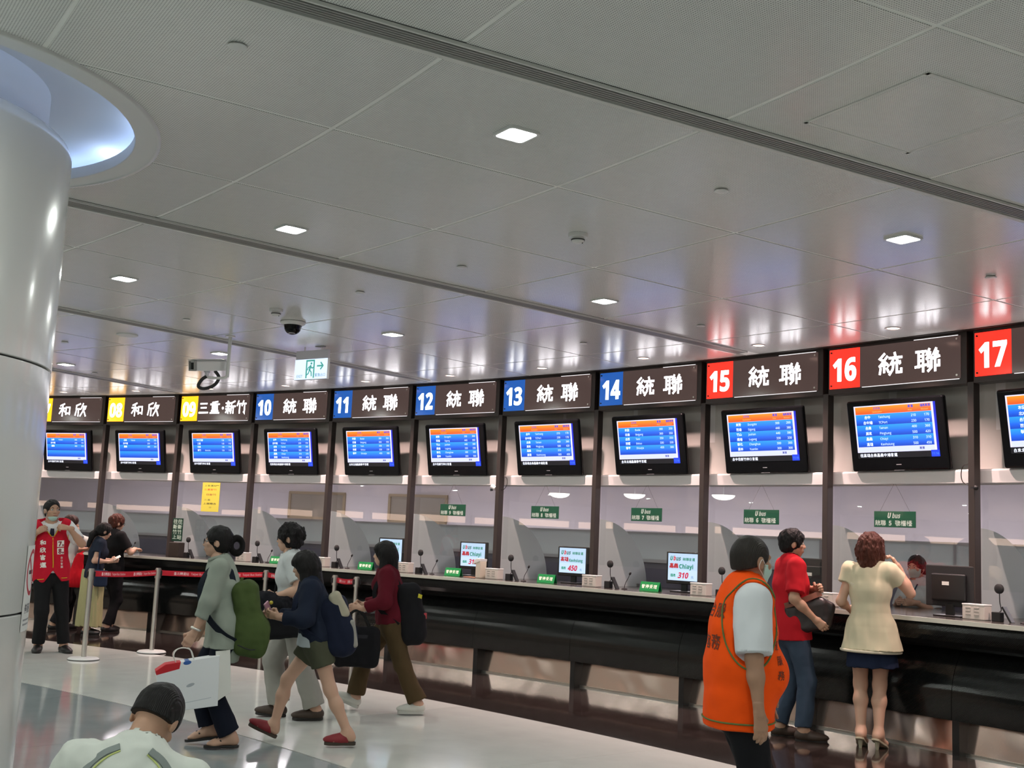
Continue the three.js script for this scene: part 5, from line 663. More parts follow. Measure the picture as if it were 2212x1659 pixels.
function shoe(J, g, k, mat, soleMat, o = {}) {
  const L = J.leg[k], s = J.s * (o.size ?? 1), at = (x, y, z) => add(add(add(L.An, L.l, x * s), L.u, y * s), L.f, z * s), low = o.low ?? -0.072, F = [L.l, L.u, L.f], P = o.sandal ? [cone(at(-0.035, -0.03, 0.075), at(0, -0.022, 0.1), 0.009 * s, 0.011 * s), cone(at(0, -0.022, 0.1), at(0.035, -0.03, 0.075), 0.011 * s, 0.009 * s)] : [ell(at(0, -0.048, 0.085), [0.054 * s, 0.04 * s, 0.125 * s], F), ell(at(0, -0.035, -0.018), [0.048 * s, 0.05 * s, 0.056 * s], F), cone(at(0, -0.02, 0.01), at(0, -0.044, 0.11), 0.046 * s, 0.036 * s)];
  if (o.boot) P.push(cone(at(0, 0.03, -0.005), at(0, -0.03, 0), 0.045 * s, 0.045 * s));
  const q = part(o.name ?? 'shoe', shell(P, 0.0065, { k: 0.02, cuts: [[at(0, low, 0), L.u.map((v) => -v)], ...(o.clog ? [[at(0, -0.01, 0.02), nrm(add(L.f.map((v) => -v), L.u, 0.5))]] : [])], subs: o.sandal ? [] : [cone(at(0, 0.015, -0.005), at(0, 0.1, -0.005), 0.03 * s, 0.05 * s)] }), mat, g);
  const sh = new THREE.Shape(); const R = [[0, -0.066], [0.03, -0.052], [0.036, -0.01], [0.038, 0.05], [0.047, 0.1], [0.04, 0.165], [0.01, 0.195], [-0.03, 0.175], [-0.043, 0.11], [-0.036, 0.05], [-0.034, -0.01], [-0.03, -0.052]]; sh.moveTo(R[0][0] * s, R[0][1] * s); sh.splineThru([...R.slice(1), R[0]].map((p) => new THREE.Vector2(p[0] * s, p[1] * s)));
  const sg = extrude(sh, (o.sole ?? 0.016) * s, 0.002), mt = new THREE.Matrix4().makeBasis(V(...L.l), V(...L.f), V(...L.u.map((v) => -v))).setPosition(V(...at(0, low + 0.004, 0)));
  part('sole', sg.applyMatrix4(mt), soleMat, q);
}
function glasses(J, g) { const P = []; for (const m of [1, -1]) { P.push(new THREE.TorusGeometry(0.019 * J.hs, 0.002, 6, 20).applyMatrix4(new THREE.Matrix4().makeBasis(V(...J.h.l), V(...J.h.u), V(...J.h.f)).setPosition(V(...J.at(m * 0.031, 0.0, 0.098))))); P.push(tube([J.at(m * 0.05, 0.004, 0.096), J.at(m * 0.078, 0.004, 0.06), J.at(m * 0.081, 0.004, -0.005)].map((p) => V(...p)), 0.0022, 12, 5)); } P.push(tube([J.at(-0.012, 0.004, 0.1), J.at(0.012, 0.004, 0.1)].map((p) => V(...p)), 0.0018, 2, 5)); part('glasses', P, M.black, g); }
function person(label, pos, turn, o, skin) { const g = thing('person', label, 'person', V(pos[0], pos[1] ?? 0, pos[2]), turn); const J = skeleton(o); part('body', bodyMesh(J), skin, g); return [g, J]; }
const held = (name, label, cat, pos, turn) => thing(name, label, cat, V(...pos), turn);
const tubeP = (pts, r, n = 24, k = 8) => tube(pts.map((p) => V(...p)), r, n, k);
// a flat strap: a ribbon swept along points, w wide, facing outwards from c
function strap(pts, w, c, th = 0.006) {
  const curve = new THREE.CatmullRomCurve3(pts.map((p) => V(...p))), n = 28, P = [], I = [], C = V(...c);
  for (let i = 0; i <= n; i++) { const p = curve.getPoint(i / n), t = curve.getTangent(i / n), o = p.clone().sub(C); o.addScaledVector(t, -o.dot(t)).normalize(); const sd = new THREE.Vector3().crossVectors(t, o).multiplyScalar(w / 2); for (const [a, b] of [[1, 0], [1, 1], [-1, 1], [-1, 0]]) P.push(...p.clone().addScaledVector(sd, a).addScaledVector(o, b * th).toArray()); if (i < n) for (let j = 0; j < 4; j++) { const a = i * 4 + j, b = i * 4 + (j + 1) % 4; I.push(a, b, a + 4, b, b + 4, a + 4); } }
  const g = new THREE.BufferGeometry(); g.setAttribute('position', new THREE.Float32BufferAttribute(P, 3)); g.setAttribute('uv', new THREE.Float32BufferAttribute(new Float32Array(P.length / 3 * 2), 2)); g.setIndex(I); const q = g.toNonIndexed(); q.computeVertexNormals(); return q;
}
// ---------------------------------------------------------------- the people (each in a frame whose z points to the camera)
const shoeBlack = std({ color: lin(0.012, 0.011, 0.011), roughness: 0.4 }), shoeBrown = std({ color: lin(0.05, 0.03, 0.02), roughness: 0.55 }), soleMat = std({ color: lin(0.02, 0.018, 0.016), roughness: 0.8 });
{ // 1: steward in the red waistcoat
  const [g, J] = person('man in a red waistcoat with yellow piping, dark tie and a mask under his chin', [-5.189, 0, -13.728], 0.3614, { H: 1.77, yaw: 8, headYaw: 24, headPitch: 4, pelvis: [-0.09, 0.955, 0], neck: [-0.138, 1.475, 0], armL: { elbow: [0.26, 1.2, 0.02], wrist: [0.07, 1.425, 0.17], dir: [-0.75, 0.1, 0.25], palm: [0, -0.6, -0.8], curl: 0.95 }, armR: { elbow: [-0.42, 1.18, 0.02], wrist: [-0.285, 1.355, 0.16], dir: [0.6, 0.45, 0.2], palm: [0.2, -0.4, -0.8], curl: 0.95 }, legL: { ankle: [0.125, 0.075, 0.02], yaw: 22 }, legR: { ankle: [-0.15, 0.075, 0.0], yaw: -6 } }, SKIN.mid);
  face(J, g); hair(J, g, HAIR.black, { hairline: -0.028, nape: -0.05, thick: 0.01 }); maskOn(J, g, 0.062);
  trousers(J, g, cloth(0.012, 0.012, 0.013), { loose: 0.02 }); for (const k of 'LR') shoe(J, g, k, shoeBlack, soleMat);
  const white = cloth(0.66, 0.66, 0.66); top(J, g, 'shirt', white, { loose: 0.012, sleeve: 0.82, sleeveLoose: 0.026, hem: 0.05, neckFront: 0.03 });
  for (const m of [1, -1]) { const c = add(add(J.n, J.ch.f, 0.062), J.up, -0.012), q = part('collar', extrude(poly([[0, 0.03], [0.075, 0.05], [0.062, -0.035], [0.005, -0.045]].map(([x, y]) => [x * m, y])), 0.003, 0.001), white, g, V(...c)); q.rotation.set(-0.62, (8 + m * 16) * Math.PI / 180, 0); }
  const vy = add(mix(J.p, J.n, 0.7), J.ch.f, 0), P = J, notch = (x, y, z) => { const d = [x - vy[0], y - vy[1], z - vy[2]], u = dot(d, P.up), l = Math.abs(dot(d, P.ch.l)), f = dot(d, P.ch.f); return Math.max(l - 0.012 - Math.max(0, u) * 0.62, -u, 0.0 - f); };
  const cutV = (x, y, z) => { const d = [x - J.p[0], y - J.p[1], z - J.p[2]], u = dot(d, J.up), l = Math.abs(dot(d, J.ch.l)), f = dot(d, J.ch.f); return Math.max(l - Math.max(0, -0.02 - u) * 0.7, -f); };
  const red = cloth(0.52, 0.012, 0.03), [m, f] = top(J, g, 'waistcoat', red, { loose: 0.034, hem: 0.15, shoulder: true, fold: 0.008, neckHole: 0.0, subs: [notch, cutV, ...['L', 'R'].map((k) => cone(add(J.arm[k].S, J.ch.l, J.arm[k].m * 0.06), add(add(J.arm[k].S, J.ch.l, J.arm[k].m * 0.07), J.up, -0.1), 0.075, 0.06))] });
  const yel = cloth(0.62, 0.36, 0.03), R3 = J.ch.l, F3 = J.ch.f, U3 = J.up, line = (pts, r = 0.005) => part('piping', tubeP(pts.map(([x, y]) => onSurface(f, add(add(add(J.p, R3, x), U3, y), F3, 0.4), F3.map((v) => -v), 0.6)), r, 30, 6), yel, m);
  const vh = dot(sub(vy, J.p), U3); line([[0.0, vh - 0.01], [0.002, 0.2], [0.0, 0.02], [-0.002, -0.03]], 0.006); line([[0.012, vh], [0.05, vh + 0.055], [0.075, vh + 0.1]]); line([[-0.012, vh], [-0.05, vh + 0.055], [-0.075, vh + 0.1]]); line([[0.005, -0.035], [0.04, -0.09], [0.1, -0.115], [0.16, -0.118]]); line([[-0.005, -0.035], [-0.04, -0.09], [-0.1, -0.115], [-0.16, -0.118]]);
  for (const k of ['L', 'R']) { const S = J.arm[k].S, mm = J.arm[k].m; part('piping', tubeP([add(add(S, J.up, 0.062), J.ch.l, mm * 0.005), add(add(S, J.ch.f, 0.085), J.ch.l, mm * 0.01), add(add(add(S, J.up, -0.12), J.ch.f, 0.1), J.ch.l, mm * 0.0), add(add(S, J.up, -0.19), J.ch.l, mm * 0.03)], 0.006), yel, m); }
  part('tie', extrude(poly([[-0.018, 0.02], [0.018, 0.02], [0.026, -0.09], [0, -0.13], [-0.026, -0.09]]), 0.006, 0.002), cloth(0.03, 0.03, 0.05), g, V(...add(add(J.n, J.ch.f, 0.108), J.up, -0.085))).rotation.set(-0.2, 0.14, 0);
  const at = (x, y) => add(add(J.p, R3, x), U3, y);
  part('printed_name', patch(f, at(-0.105, 0.16), R3, U3, F3, 0.075, 0.36), print(128, 614, (q) => column(q, '和欣客運', 14, 12, 100, 0.15, '#e8e2dc', 1.46)), m);
  part('printed_numbers', patch(f, at(0.088, 0.235), R3, U3, F3, 0.085, 0.17), print(128, 256, (q) => { q.fillStyle = '#e8e2dc'; q.fillRect(4, 4, 118, 112); q.fillRect(4, 132, 118, 112); latin(q, '7', 20, 102, 112, '#7a1420'); latin(q, '8', 20, 230, 112, '#7a1420'); row(q, '號', 84, 72, 34, 0.12, '#7a1420'); row(q, '號', 84, 200, 34, 0.12, '#7a1420'); }), m);
  part('printed_name', patch(f, at(0.098, 0.06), R3, U3, F3, 0.034, 0.15), print(64, 288, (q) => column(q, '台口客服', 6, 6, 50, 0.14, '#e0c8c4', 1.35)), m);
}
{ // 2: customer half hidden behind the steward
  const [g, J] = person('person with dark hair and white shirt standing behind the man in the red waistcoat', [-6.15, 0, -16.42], 0.3583, { H: 1.58, yaw: 115, headYaw: 100, pelvis: [0.02, 0.84, 0], neck: [0.03, 1.335, 0], armL: { elbow: [0.2, 1.05, -0.2], wrist: [0.3, 1.12, -0.1] }, armR: { elbow: [0.26, 1.1, 0.12], wrist: [0.15, 1.32, 0.13], dir: [-0.3, 1, 0], curl: 0.8, palm: [-0.3, 0, -1] }, legL: { ankle: [0.09, 0.075, -0.08] }, legR: { ankle: [-0.07, 0.075, 0.04] } }, SKIN.mid);
  face(J, g); hair(J, g, HAIR.brown, { thick: 0.02, hairline: -0.05, nape: -0.11 }); top(J, g, 'shirt', cloth(0.62, 0.6, 0.57), { loose: 0.024, sleeve: 0.85, hem: 0.1 }); trousers(J, g, cloth(0.012, 0.012, 0.014)); for (const k of 'LR') shoe(J, g, k, shoeBlack, soleMat);
  const b = held('tote_bag', 'bright red cloth tote bag hanging beside the man in the red waistcoat', 'bag', [-6.15, 0, -16.42], 0.3583), c = [0.15, 0.83, 0.2]; part('bag_body', shell([loft([0.2, 1.04, 0.2], [0.155, 0.66, 0.2], [0.05, 0.03], [0.125, 0.06], [1, 0, 0]), ell([0.155, 0.72, 0.2], [0.125, 0.1, 0.06])], 0.008, { k: 0.05, fold: 0.012, foldFreq: [14, 5, 14] }), cloth(0.55, 0.01, 0.02), b); part('strap', strap([[0.19, 1.04, 0.21], [0.24, 1.09, 0.15], [0.2, 1.05, 0.09], [0.18, 0.98, 0.17]], 0.03, c), cloth(0.45, 0.01, 0.02), b);
}
{ // 3: woman with a ponytail
  const [g, J] = person('woman with a long dark ponytail, dark top and pale khaki skirt holding papers', [-5.55, 0, -15.91], 0.3355, { H: 1.5, female: true, yaw: 95, headYaw: 98, headPitch: -12, pelvis: [0.0, 0.82, 0], neck: [0.055, 1.265, 0], armL: { elbow: [0.12, 0.95, -0.16], wrist: [0.23, 1.0, -0.06], curl: 0.5 }, armR: { elbow: [0.06, 0.9, 0.17], wrist: [0.2, 0.985, 0.12], dir: [1, 0.25, -0.2], palm: [0, 0.3, -1], curl: 0.6 }, legL: { ankle: [-0.02, 0.075, -0.07] }, legR: { ankle: [-0.03, 0.075, 0.08] } }, SKIN.light);
  face(J, g); hair(J, g, HAIR.black, { thick: 0.02, more: [[[0, 0.02, -0.1], [0, -0.09, -0.16], 0.04, 0.045], [[0, -0.09, -0.16], [0, -0.26, -0.17], 0.045, 0.03]], nape: null });
  top(J, g, 'blouse', cloth(0.018, 0.024, 0.04), { loose: 0.018, sleeve: 0.5, hem: 0.08 });
  part('skirt', shell([loft(add(J.p, [0, 0.05, 0]), [-0.005, 0.115, 0.0], [0.14, 0.13], [0.165, 0.15], [1, 0, 0], 2)], 0.01, { fold: 0.018, foldFreq: [16, 1.5, 16] }), cloth(0.42, 0.4, 0.21), g); for (const k of 'LR') shoe(J, g, k, shoeBlack, soleMat);
  const b = held('ticket_papers', 'small pale papers in the hands of the woman with the ponytail', 'papers', [-5.55, 0, -15.91], 0.3355); part('sheet', rbox(0.1, 0.003, 0.075, 0.001), M.paper, b, V(0.285, 1.04, 0.1)).rotation.set(0.3, 0.2, 0.5);
  const h = held('shoulder_bag', 'small dark blue bag at the hip of the woman with the ponytail', 'bag', [-5.55, 0, -15.91], 0.3355); part('bag_body', shell([rbx([0.1, 0.76, 0.19], [0.09, 0.11, 0.04], 0.03)], 0.009, { fold: 0.006 }), cloth(0.02, 0.03, 0.06), h); part('strap', strap([[0.05, 0.85, 0.19], [0.06, 1.1, 0.2], [0.07, 1.27, 0.1], [0.02, 1.1, -0.05]], 0.02, [0.05, 1.0, 0.05]), cloth(0.02, 0.03, 0.06), h);
}
{ // 4: customer in a black T-shirt
  const [g, J] = person('person with short reddish hair and a black T-shirt leaning on the counter', [-5.50, 0, -16.46], 0.3224, { H: 1.63, yaw: 125, headYaw: 112, headPitch: -8, pelvis: [0.02, 0.87, 0], neck: [0.0, 1.37, 0.0], armL: { elbow: [0.02, 1.1, -0.28], wrist: [0.16, 1.11, -0.33] }, armR: { elbow: [0.23, 1.13, 0.14], wrist: [0.3, 1.15, -0.06], dir: [0.6, 0, -0.8], curl: 0.4, palm: [0, -1, 0] }, legL: { ankle: [0.04, 0.075, -0.12] }, legR: { ankle: [0.0, 0.075, 0.07] } }, SKIN.light);
  face(J, g); hair(J, g, HAIR.red, { thick: 0.022, mess: 0.012, hairline: -0.05, nape: -0.07 }); glasses(J, g);
  top(J, g, 't_shirt', cloth(0.012, 0.012, 0.013), { loose: 0.024, sleeve: 0.75, hem: 0.12 }); trousers(J, g, cloth(0.012, 0.012, 0.014)); for (const k of 'LR') shoe(J, g, k, shoeBlack, soleMat);
}
{ // 5: woman with the green backpack
  const pos = [-1.891, 0, -8.382], t = 0.2219, [g, J] = person('woman in a long grey-green shirt walking left with green backpack and paper bag', pos, t, { H: 1.555, female: true, yaw: -90, headYaw: -92, headPitch: 3, pelvis: [-0.06, 0.83, 0], neck: [-0.135, 1.29, 0], armL: { elbow: [-0.1, 1.0, 0.26], wrist: [-0.268, 0.79, 0.17], dir: [-0.45, -0.85, 0.05], palm: [0, 0, -1], curl: 0.75 }, armR: { elbow: [-0.1, 1.0, -0.24], wrist: [-0.22, 0.82, -0.18] }, legL: { ankle: [0.03, 0.085, 0.06], yaw: -84 }, legR: { ankle: [-0.115, 0.115, -0.09], yaw: -100, pitch: -8 } }, SKIN.light);
  face(J, g); glasses(J, g); hair(J, g, HAIR.black, { thick: 0.014, hairline: -0.04, nape: -0.085 }); part('hair_loop', new THREE.TorusGeometry(0.042, 0.021, 10, 24).scale(1, 1.25, 1), HAIR.black, g, V(...J.at(0, -0.012, -0.15))).rotation.set(0, 0.25, 0.1);
  trousers(J, g, cloth(0.01, 0.012, 0.022), { loose: 0.016, flare: 0.022 }); for (const k of 'LR') shoe(J, g, k, shoeBlack, shoeBlack, { sandal: true, name: 'sandal', low: -0.07 });
  const sh = cloth(0.3, 0.335, 0.285); top(J, g, 'long_shirt', sh, { loose: 0.02, sleeve: 1.55, sleeveLoose: 0.022, hem: 0.16, hang: true, flare: 0.012, fold: 0.01, cuts: [] }); collar(J, g, sh, 0.006);
  part('shirt_tail', shell([loft([-0.02, 0.78, 0], [-0.005, 0.585, 0], [0.085, 0.155], [0.05, 0.12], [1, 0, 0], 2)], 0.01, { fold: 0.006 }), sh, g);
  part('wrist_watch', new THREE.TorusGeometry(0.03, 0.009, 8, 24), M.chrome, g, V(...mix(J.arm.L.E, J.arm.L.W, 0.9))).lookAt(V(...J.arm.L.W).applyMatrix4(new THREE.Matrix4().makeRotationY(t).setPosition(V(...pos))));
  const bp = held('backpack', 'large olive green backpack on the back of the woman in the grey-green shirt', 'backpack', pos, t), c = [0.1, 0.88, 0.01], ang = -0.22, F = [[Math.cos(ang), Math.sin(ang), 0], [-Math.sin(ang), Math.cos(ang), 0], [0, 0, 1]].map((r) => r), gm = cloth(0.065, 0.095, 0.03);
  part('bag_body', shell([rbx([0.085, 0.93, 0.02], [0.095, 0.23, 0.16], 0.07, [[0.97, 0.23, 0], [-0.23, 0.97, 0], [0, 0, 1]]), rbx([0.125, 0.76, 0.02], [0.11, 0.13, 0.165], 0.07, [[0.98, -0.15, 0], [0.15, 0.98, 0], [0, 0, 1]])], 0.0105, { k: 0.08, fold: 0.012, foldFreq: [9, 7, 9] }), gm, bp); part('pocket', shell([rbx([0.17, 0.77, 0.02], [0.055, 0.12, 0.12], 0.04, [[0.97, -0.25, 0], [0.25, 0.97, 0], [0, 0, 1]])], 0.009, { fold: 0.006 }), cloth(0.055, 0.08, 0.025), bp); part('zip_line', tubeP([[0.03, 0.72, 0.185], [0.12, 0.69, 0.195], [0.2, 0.7, 0.16]], 0.004), M.matte, bp); part('top_loop', strap([[0.02, 1.13, -0.03], [0.03, 1.17, 0.02], [0.02, 1.13, 0.06]], 0.02, [0.02, 1.0, 0.02]), gm, bp); void c; void ang; void F;
  part('shoulder_strap', strap([[-0.015, 1.08, 0.12], [-0.075, 1.245, 0.115], [-0.16, 1.25, 0.125], [-0.235, 1.16, 0.14], [-0.24, 1.02, 0.15], [-0.18, 0.9, 0.17], [-0.07, 0.79, 0.18], [0.02, 0.74, 0.15]], 0.05, [-0.1, 1.0, 0.0]), cloth(0.014, 0.018, 0.026), bp); part('shoulder_strap', strap([[-0.015, 1.08, -0.1], [-0.1, 1.26, -0.11], [-0.2, 1.18, -0.13], [-0.22, 1.02, -0.14], [-0.1, 0.85, -0.17], [0.02, 0.76, -0.14]], 0.05, [-0.1, 1.0, 0.0]), cloth(0.014, 0.018, 0.026), bp);
  const wb = held('paper_bag', 'large white paper bag with a red corner held by the woman with green backpack', 'bag', pos, t), q = new THREE.Group(); q.name = 'bag'; const tex = canvasTex(512, 448, (k, w, h) => { k.fillStyle = '#e8eaec'; k.fillRect(0, 0, w, h); k.fillStyle = '#c41222'; k.beginPath(); k.moveTo(0, 0); k.lineTo(200, 0); k.lineTo(180, 62); k.lineTo(0, 78); k.fill(); k.fillStyle = '#2f5ea8'; k.beginPath(); k.ellipse(248, 22, 32, 18, 0, 0, 7); k.fill(); k.fillStyle = '#aab0b6'; k.beginPath(); k.ellipse(250, 220, 34, 14, -0.2, 0, 7); k.fill(); k.fillStyle = '#c2c8ce'; k.fillRect(60, 360, 340, 6); });
  const bag = part('bag_body', frontUV(extrude(poly([[-0.205, -0.145], [0.15, -0.17], [0.205, 0.155], [-0.15, 0.165], [-0.215, 0.135]]), 0.12, 0.004), -0.215, -0.175, 0.425, 0.345), std({ color: 0xffffff, map: tex, roughness: 0.6 }), wb, V(-0.27, 0.45, 0.1)); bag.rotation.set(0, 0.12, 0.2); part('gusset', extrude(poly([[0.0, -0.155], [0.1, -0.11], [0.13, 0.17], [0.04, 0.175]]), 0.1, 0.003), M.paper, bag, V(0.152, 0.01, 0.0)); for (const z of [0.02, 0.1]) part('handle', tubeP([[-0.08, 0.155, z], [-0.09, 0.22, z], [-0.05, 0.25, 0.06], [0.02, 0.235, z], [0.04, 0.16, z]], 0.004), M.paper, bag); void q;
}
{ // 6: man with glasses
  const pos = [-1.582, 0, -9.748], t = 0.1609, [g, J] = person('man with glasses and messy black hair in white T-shirt and grey trousers', pos, t, { H: 1.6, yaw: -90, headYaw: -95, headPitch: 2, pelvis: [-0.14, 0.865, 0], neck: [-0.185, 1.32, 0], armL: { elbow: [-0.08, 1.06, 0.25], wrist: [-0.3, 0.985, 0.2], dir: [-1, -0.05, 0.05], palm: [0, -1, -0.3], curl: 0.7 }, armR: { elbow: [-0.1, 1.05, -0.25], wrist: [-0.3, 0.98, -0.15] }, legL: { ankle: [0.1, 0.075, 0.07], yaw: -86 }, legR: { ankle: [-0.2, 0.085, -0.09], yaw: -92, pitch: 4 } }, SKIN.light);
  face(J, g); glasses(J, g); hair(J, g, HAIR.black, { thick: 0.026, mess: 0.018, hairline: -0.055, nape: -0.085 });
  top(J, g, 't_shirt', cloth(0.55, 0.58, 0.58), { loose: 0.022, sleeve: 0.72, hem: 0.14, fold: 0.01 }); trousers(J, g, cloth(0.33, 0.32, 0.29), { loose: 0.032, flare: 0.022, fold: 0.012 }); for (const k of 'LR') shoe(J, g, k, shoeBrown, soleMat);
  const b = held('messenger_bag', 'black shoulder bag carried by the man with glasses', 'bag', pos, t); part('bag_body', shell([rbx([-0.21, 0.79, 0.22], [0.16, 0.13, 0.05], 0.04, [[0.99, 0.12, 0], [-0.12, 0.99, 0], [0, 0, 1]])], 0.009, { fold: 0.008 }), cloth(0.012, 0.012, 0.014), b); part('strap', strap([[-0.09, 0.9, 0.23], [-0.12, 1.1, 0.2], [-0.17, 1.33, 0.08], [-0.28, 1.15, -0.08], [-0.3, 0.95, 0.1], [-0.32, 0.87, 0.2]], 0.045, [-0.17, 1.0, 0.05]), cloth(0.012, 0.012, 0.014), b);
  const k = held('rolled_jacket', 'dark jacket carried over the forearm of the man with glasses', 'jacket', pos, t); part('cloth_roll', shell([cone([-0.42, 0.97, 0.18], [-0.2, 0.93, 0.22], 0.055, 0.07), cone([-0.36, 0.95, 0.2], [-0.33, 0.78, 0.2], 0.05, 0.06)], 0.009, { k: 0.05, fold: 0.014, foldFreq: [16, 12, 16] }), cloth(0.014, 0.014, 0.018), k);
}
{ // 7: woman with the red clogs
  const pos = [-1.371, 0, -8.623], t = 0.1577, [g, J] = person('woman with long black hair, navy jacket, olive shorts and red clogs striding left', pos, t, { H: 1.44, female: true, yaw: -90, headYaw: -98, headPitch: -12, pelvis: [0.03, 0.775, 0], neck: [-0.045, 1.155, 0], armL: { elbow: [-0.05, 0.86, 0.24], wrist: [-0.24, 0.9, 0.13], dir: [-1, 0.25, -0.2], palm: [0.1, 0.5, -0.9], curl: 0.7 }, armR: { elbow: [-0.08, 0.85, -0.22], wrist: [-0.26, 0.9, -0.05], dir: [-1, 0.2, 0.2], curl: 0.6 }, legL: { ankle: [0.3, 0.088, 0.09], yaw: -88, knee: [-0.4, 0.4, 0.09] }, legR: { ankle: [-0.235, 0.115, -0.1], yaw: -92, pitch: 24, knee: [-0.6, 0.5, -0.1] } }, SKIN.light);
  face(J, g); hair(J, g, HAIR.black, { thick: 0.02, fringe: true, coverEars: true, hairline: -0.06, faceH: 0.085, nape: null, more: [[[0.06, -0.02, -0.01], [0.065, -0.15, 0.01], 0.042, 0.045], [[-0.06, -0.02, -0.01], [-0.065, -0.15, 0.01], 0.042, 0.045], [[0, -0.03, -0.07], [0, -0.17, -0.07], 0.075, 0.07]] });
  trousers(J, g, cloth(0.075, 0.078, 0.05), { name: 'shorts', upto: 0.5, loose: 0.03 }); top(J, g, 'jacket', cloth(0.013, 0.018, 0.034), { loose: 0.026, sleeve: 1.8, sleeveLoose: 0.026, hem: 0.05, fold: 0.01 });
  part('shirt_hem', shell([loft([0.02, 0.83, 0.01], [0.01, 0.69, 0.01], [0.12, 0.155], [0.125, 0.16], [1, 0, 0], 2)], 0.009, { fold: 0.006, cuts: [[[-0.01, 0, 0], [1, 0, 0]]] }), cloth(0.42, 0.46, 0.48), g);
  const clog = std({ color: lin(0.22, 0.012, 0.02), roughness: 0.6 }); for (const k of 'LR') shoe(J, g, k, clog, std({ color: lin(0.05, 0.035, 0.025), roughness: 0.8 }), { clog: true, name: 'clog', sole: 0.022 });
  const ph = held('phone', 'pink phone with a yellow charm held by the woman in the navy jacket', 'phone', pos, t); part('case', rbox(0.05, 0.09, 0.014, 0.006), std({ color: lin(0.6, 0.32, 0.42), roughness: 0.4 }), ph, V(-0.335, 0.965, 0.06)).rotation.set(0.2, 0.9, 0.5); part('charm', new THREE.SphereGeometry(0.014, 12, 8), std({ color: lin(0.6, 0.5, 0.05), roughness: 0.5 }), ph, V(-0.31, 1.0, 0.07));
  const bp = held('backpack', 'navy backpack with beige panels on the woman in the navy jacket', 'backpack', pos, t), nv = cloth(0.012, 0.016, 0.034), bg = cloth(0.4, 0.37, 0.28);
  part('bag_body', shell([rbx([0.17, 0.86, 0.0], [0.11, 0.21, 0.15], 0.08, [[0.95, 0.31, 0], [-0.31, 0.95, 0], [0, 0, 1]]), rbx([0.2, 0.76, 0.0], [0.1, 0.12, 0.155], 0.07)], 0.0105, { k: 0.07, fold: 0.01 }), nv, bp); part('beige_panel', shell([rbx([0.175, 1.0, 0.06], [0.045, 0.1, 0.09], 0.03, [[0.86, 0.5, 0], [-0.5, 0.86, 0], [0, 0, 1]])], 0.008, { k: 0.03, fold: 0.006 }), bg, bp); part('beige_pocket', shell([rbx([0.285, 0.8, 0.04], [0.028, 0.1, 0.1], 0.022, [[0.97, 0.2, 0], [-0.2, 0.97, 0], [0, 0, 1]])], 0.008, { fold: 0.004 }), cloth(0.3, 0.29, 0.26), bp);
  part('shoulder_strap', strap([[0.06, 1.02, 0.11], [-0.0, 1.11, 0.12], [-0.09, 1.09, 0.13], [-0.14, 0.98, 0.14], [-0.1, 0.86, 0.16], [0.06, 0.74, 0.16]], 0.045, [-0.03, 0.95, 0]), nv, bp);
}
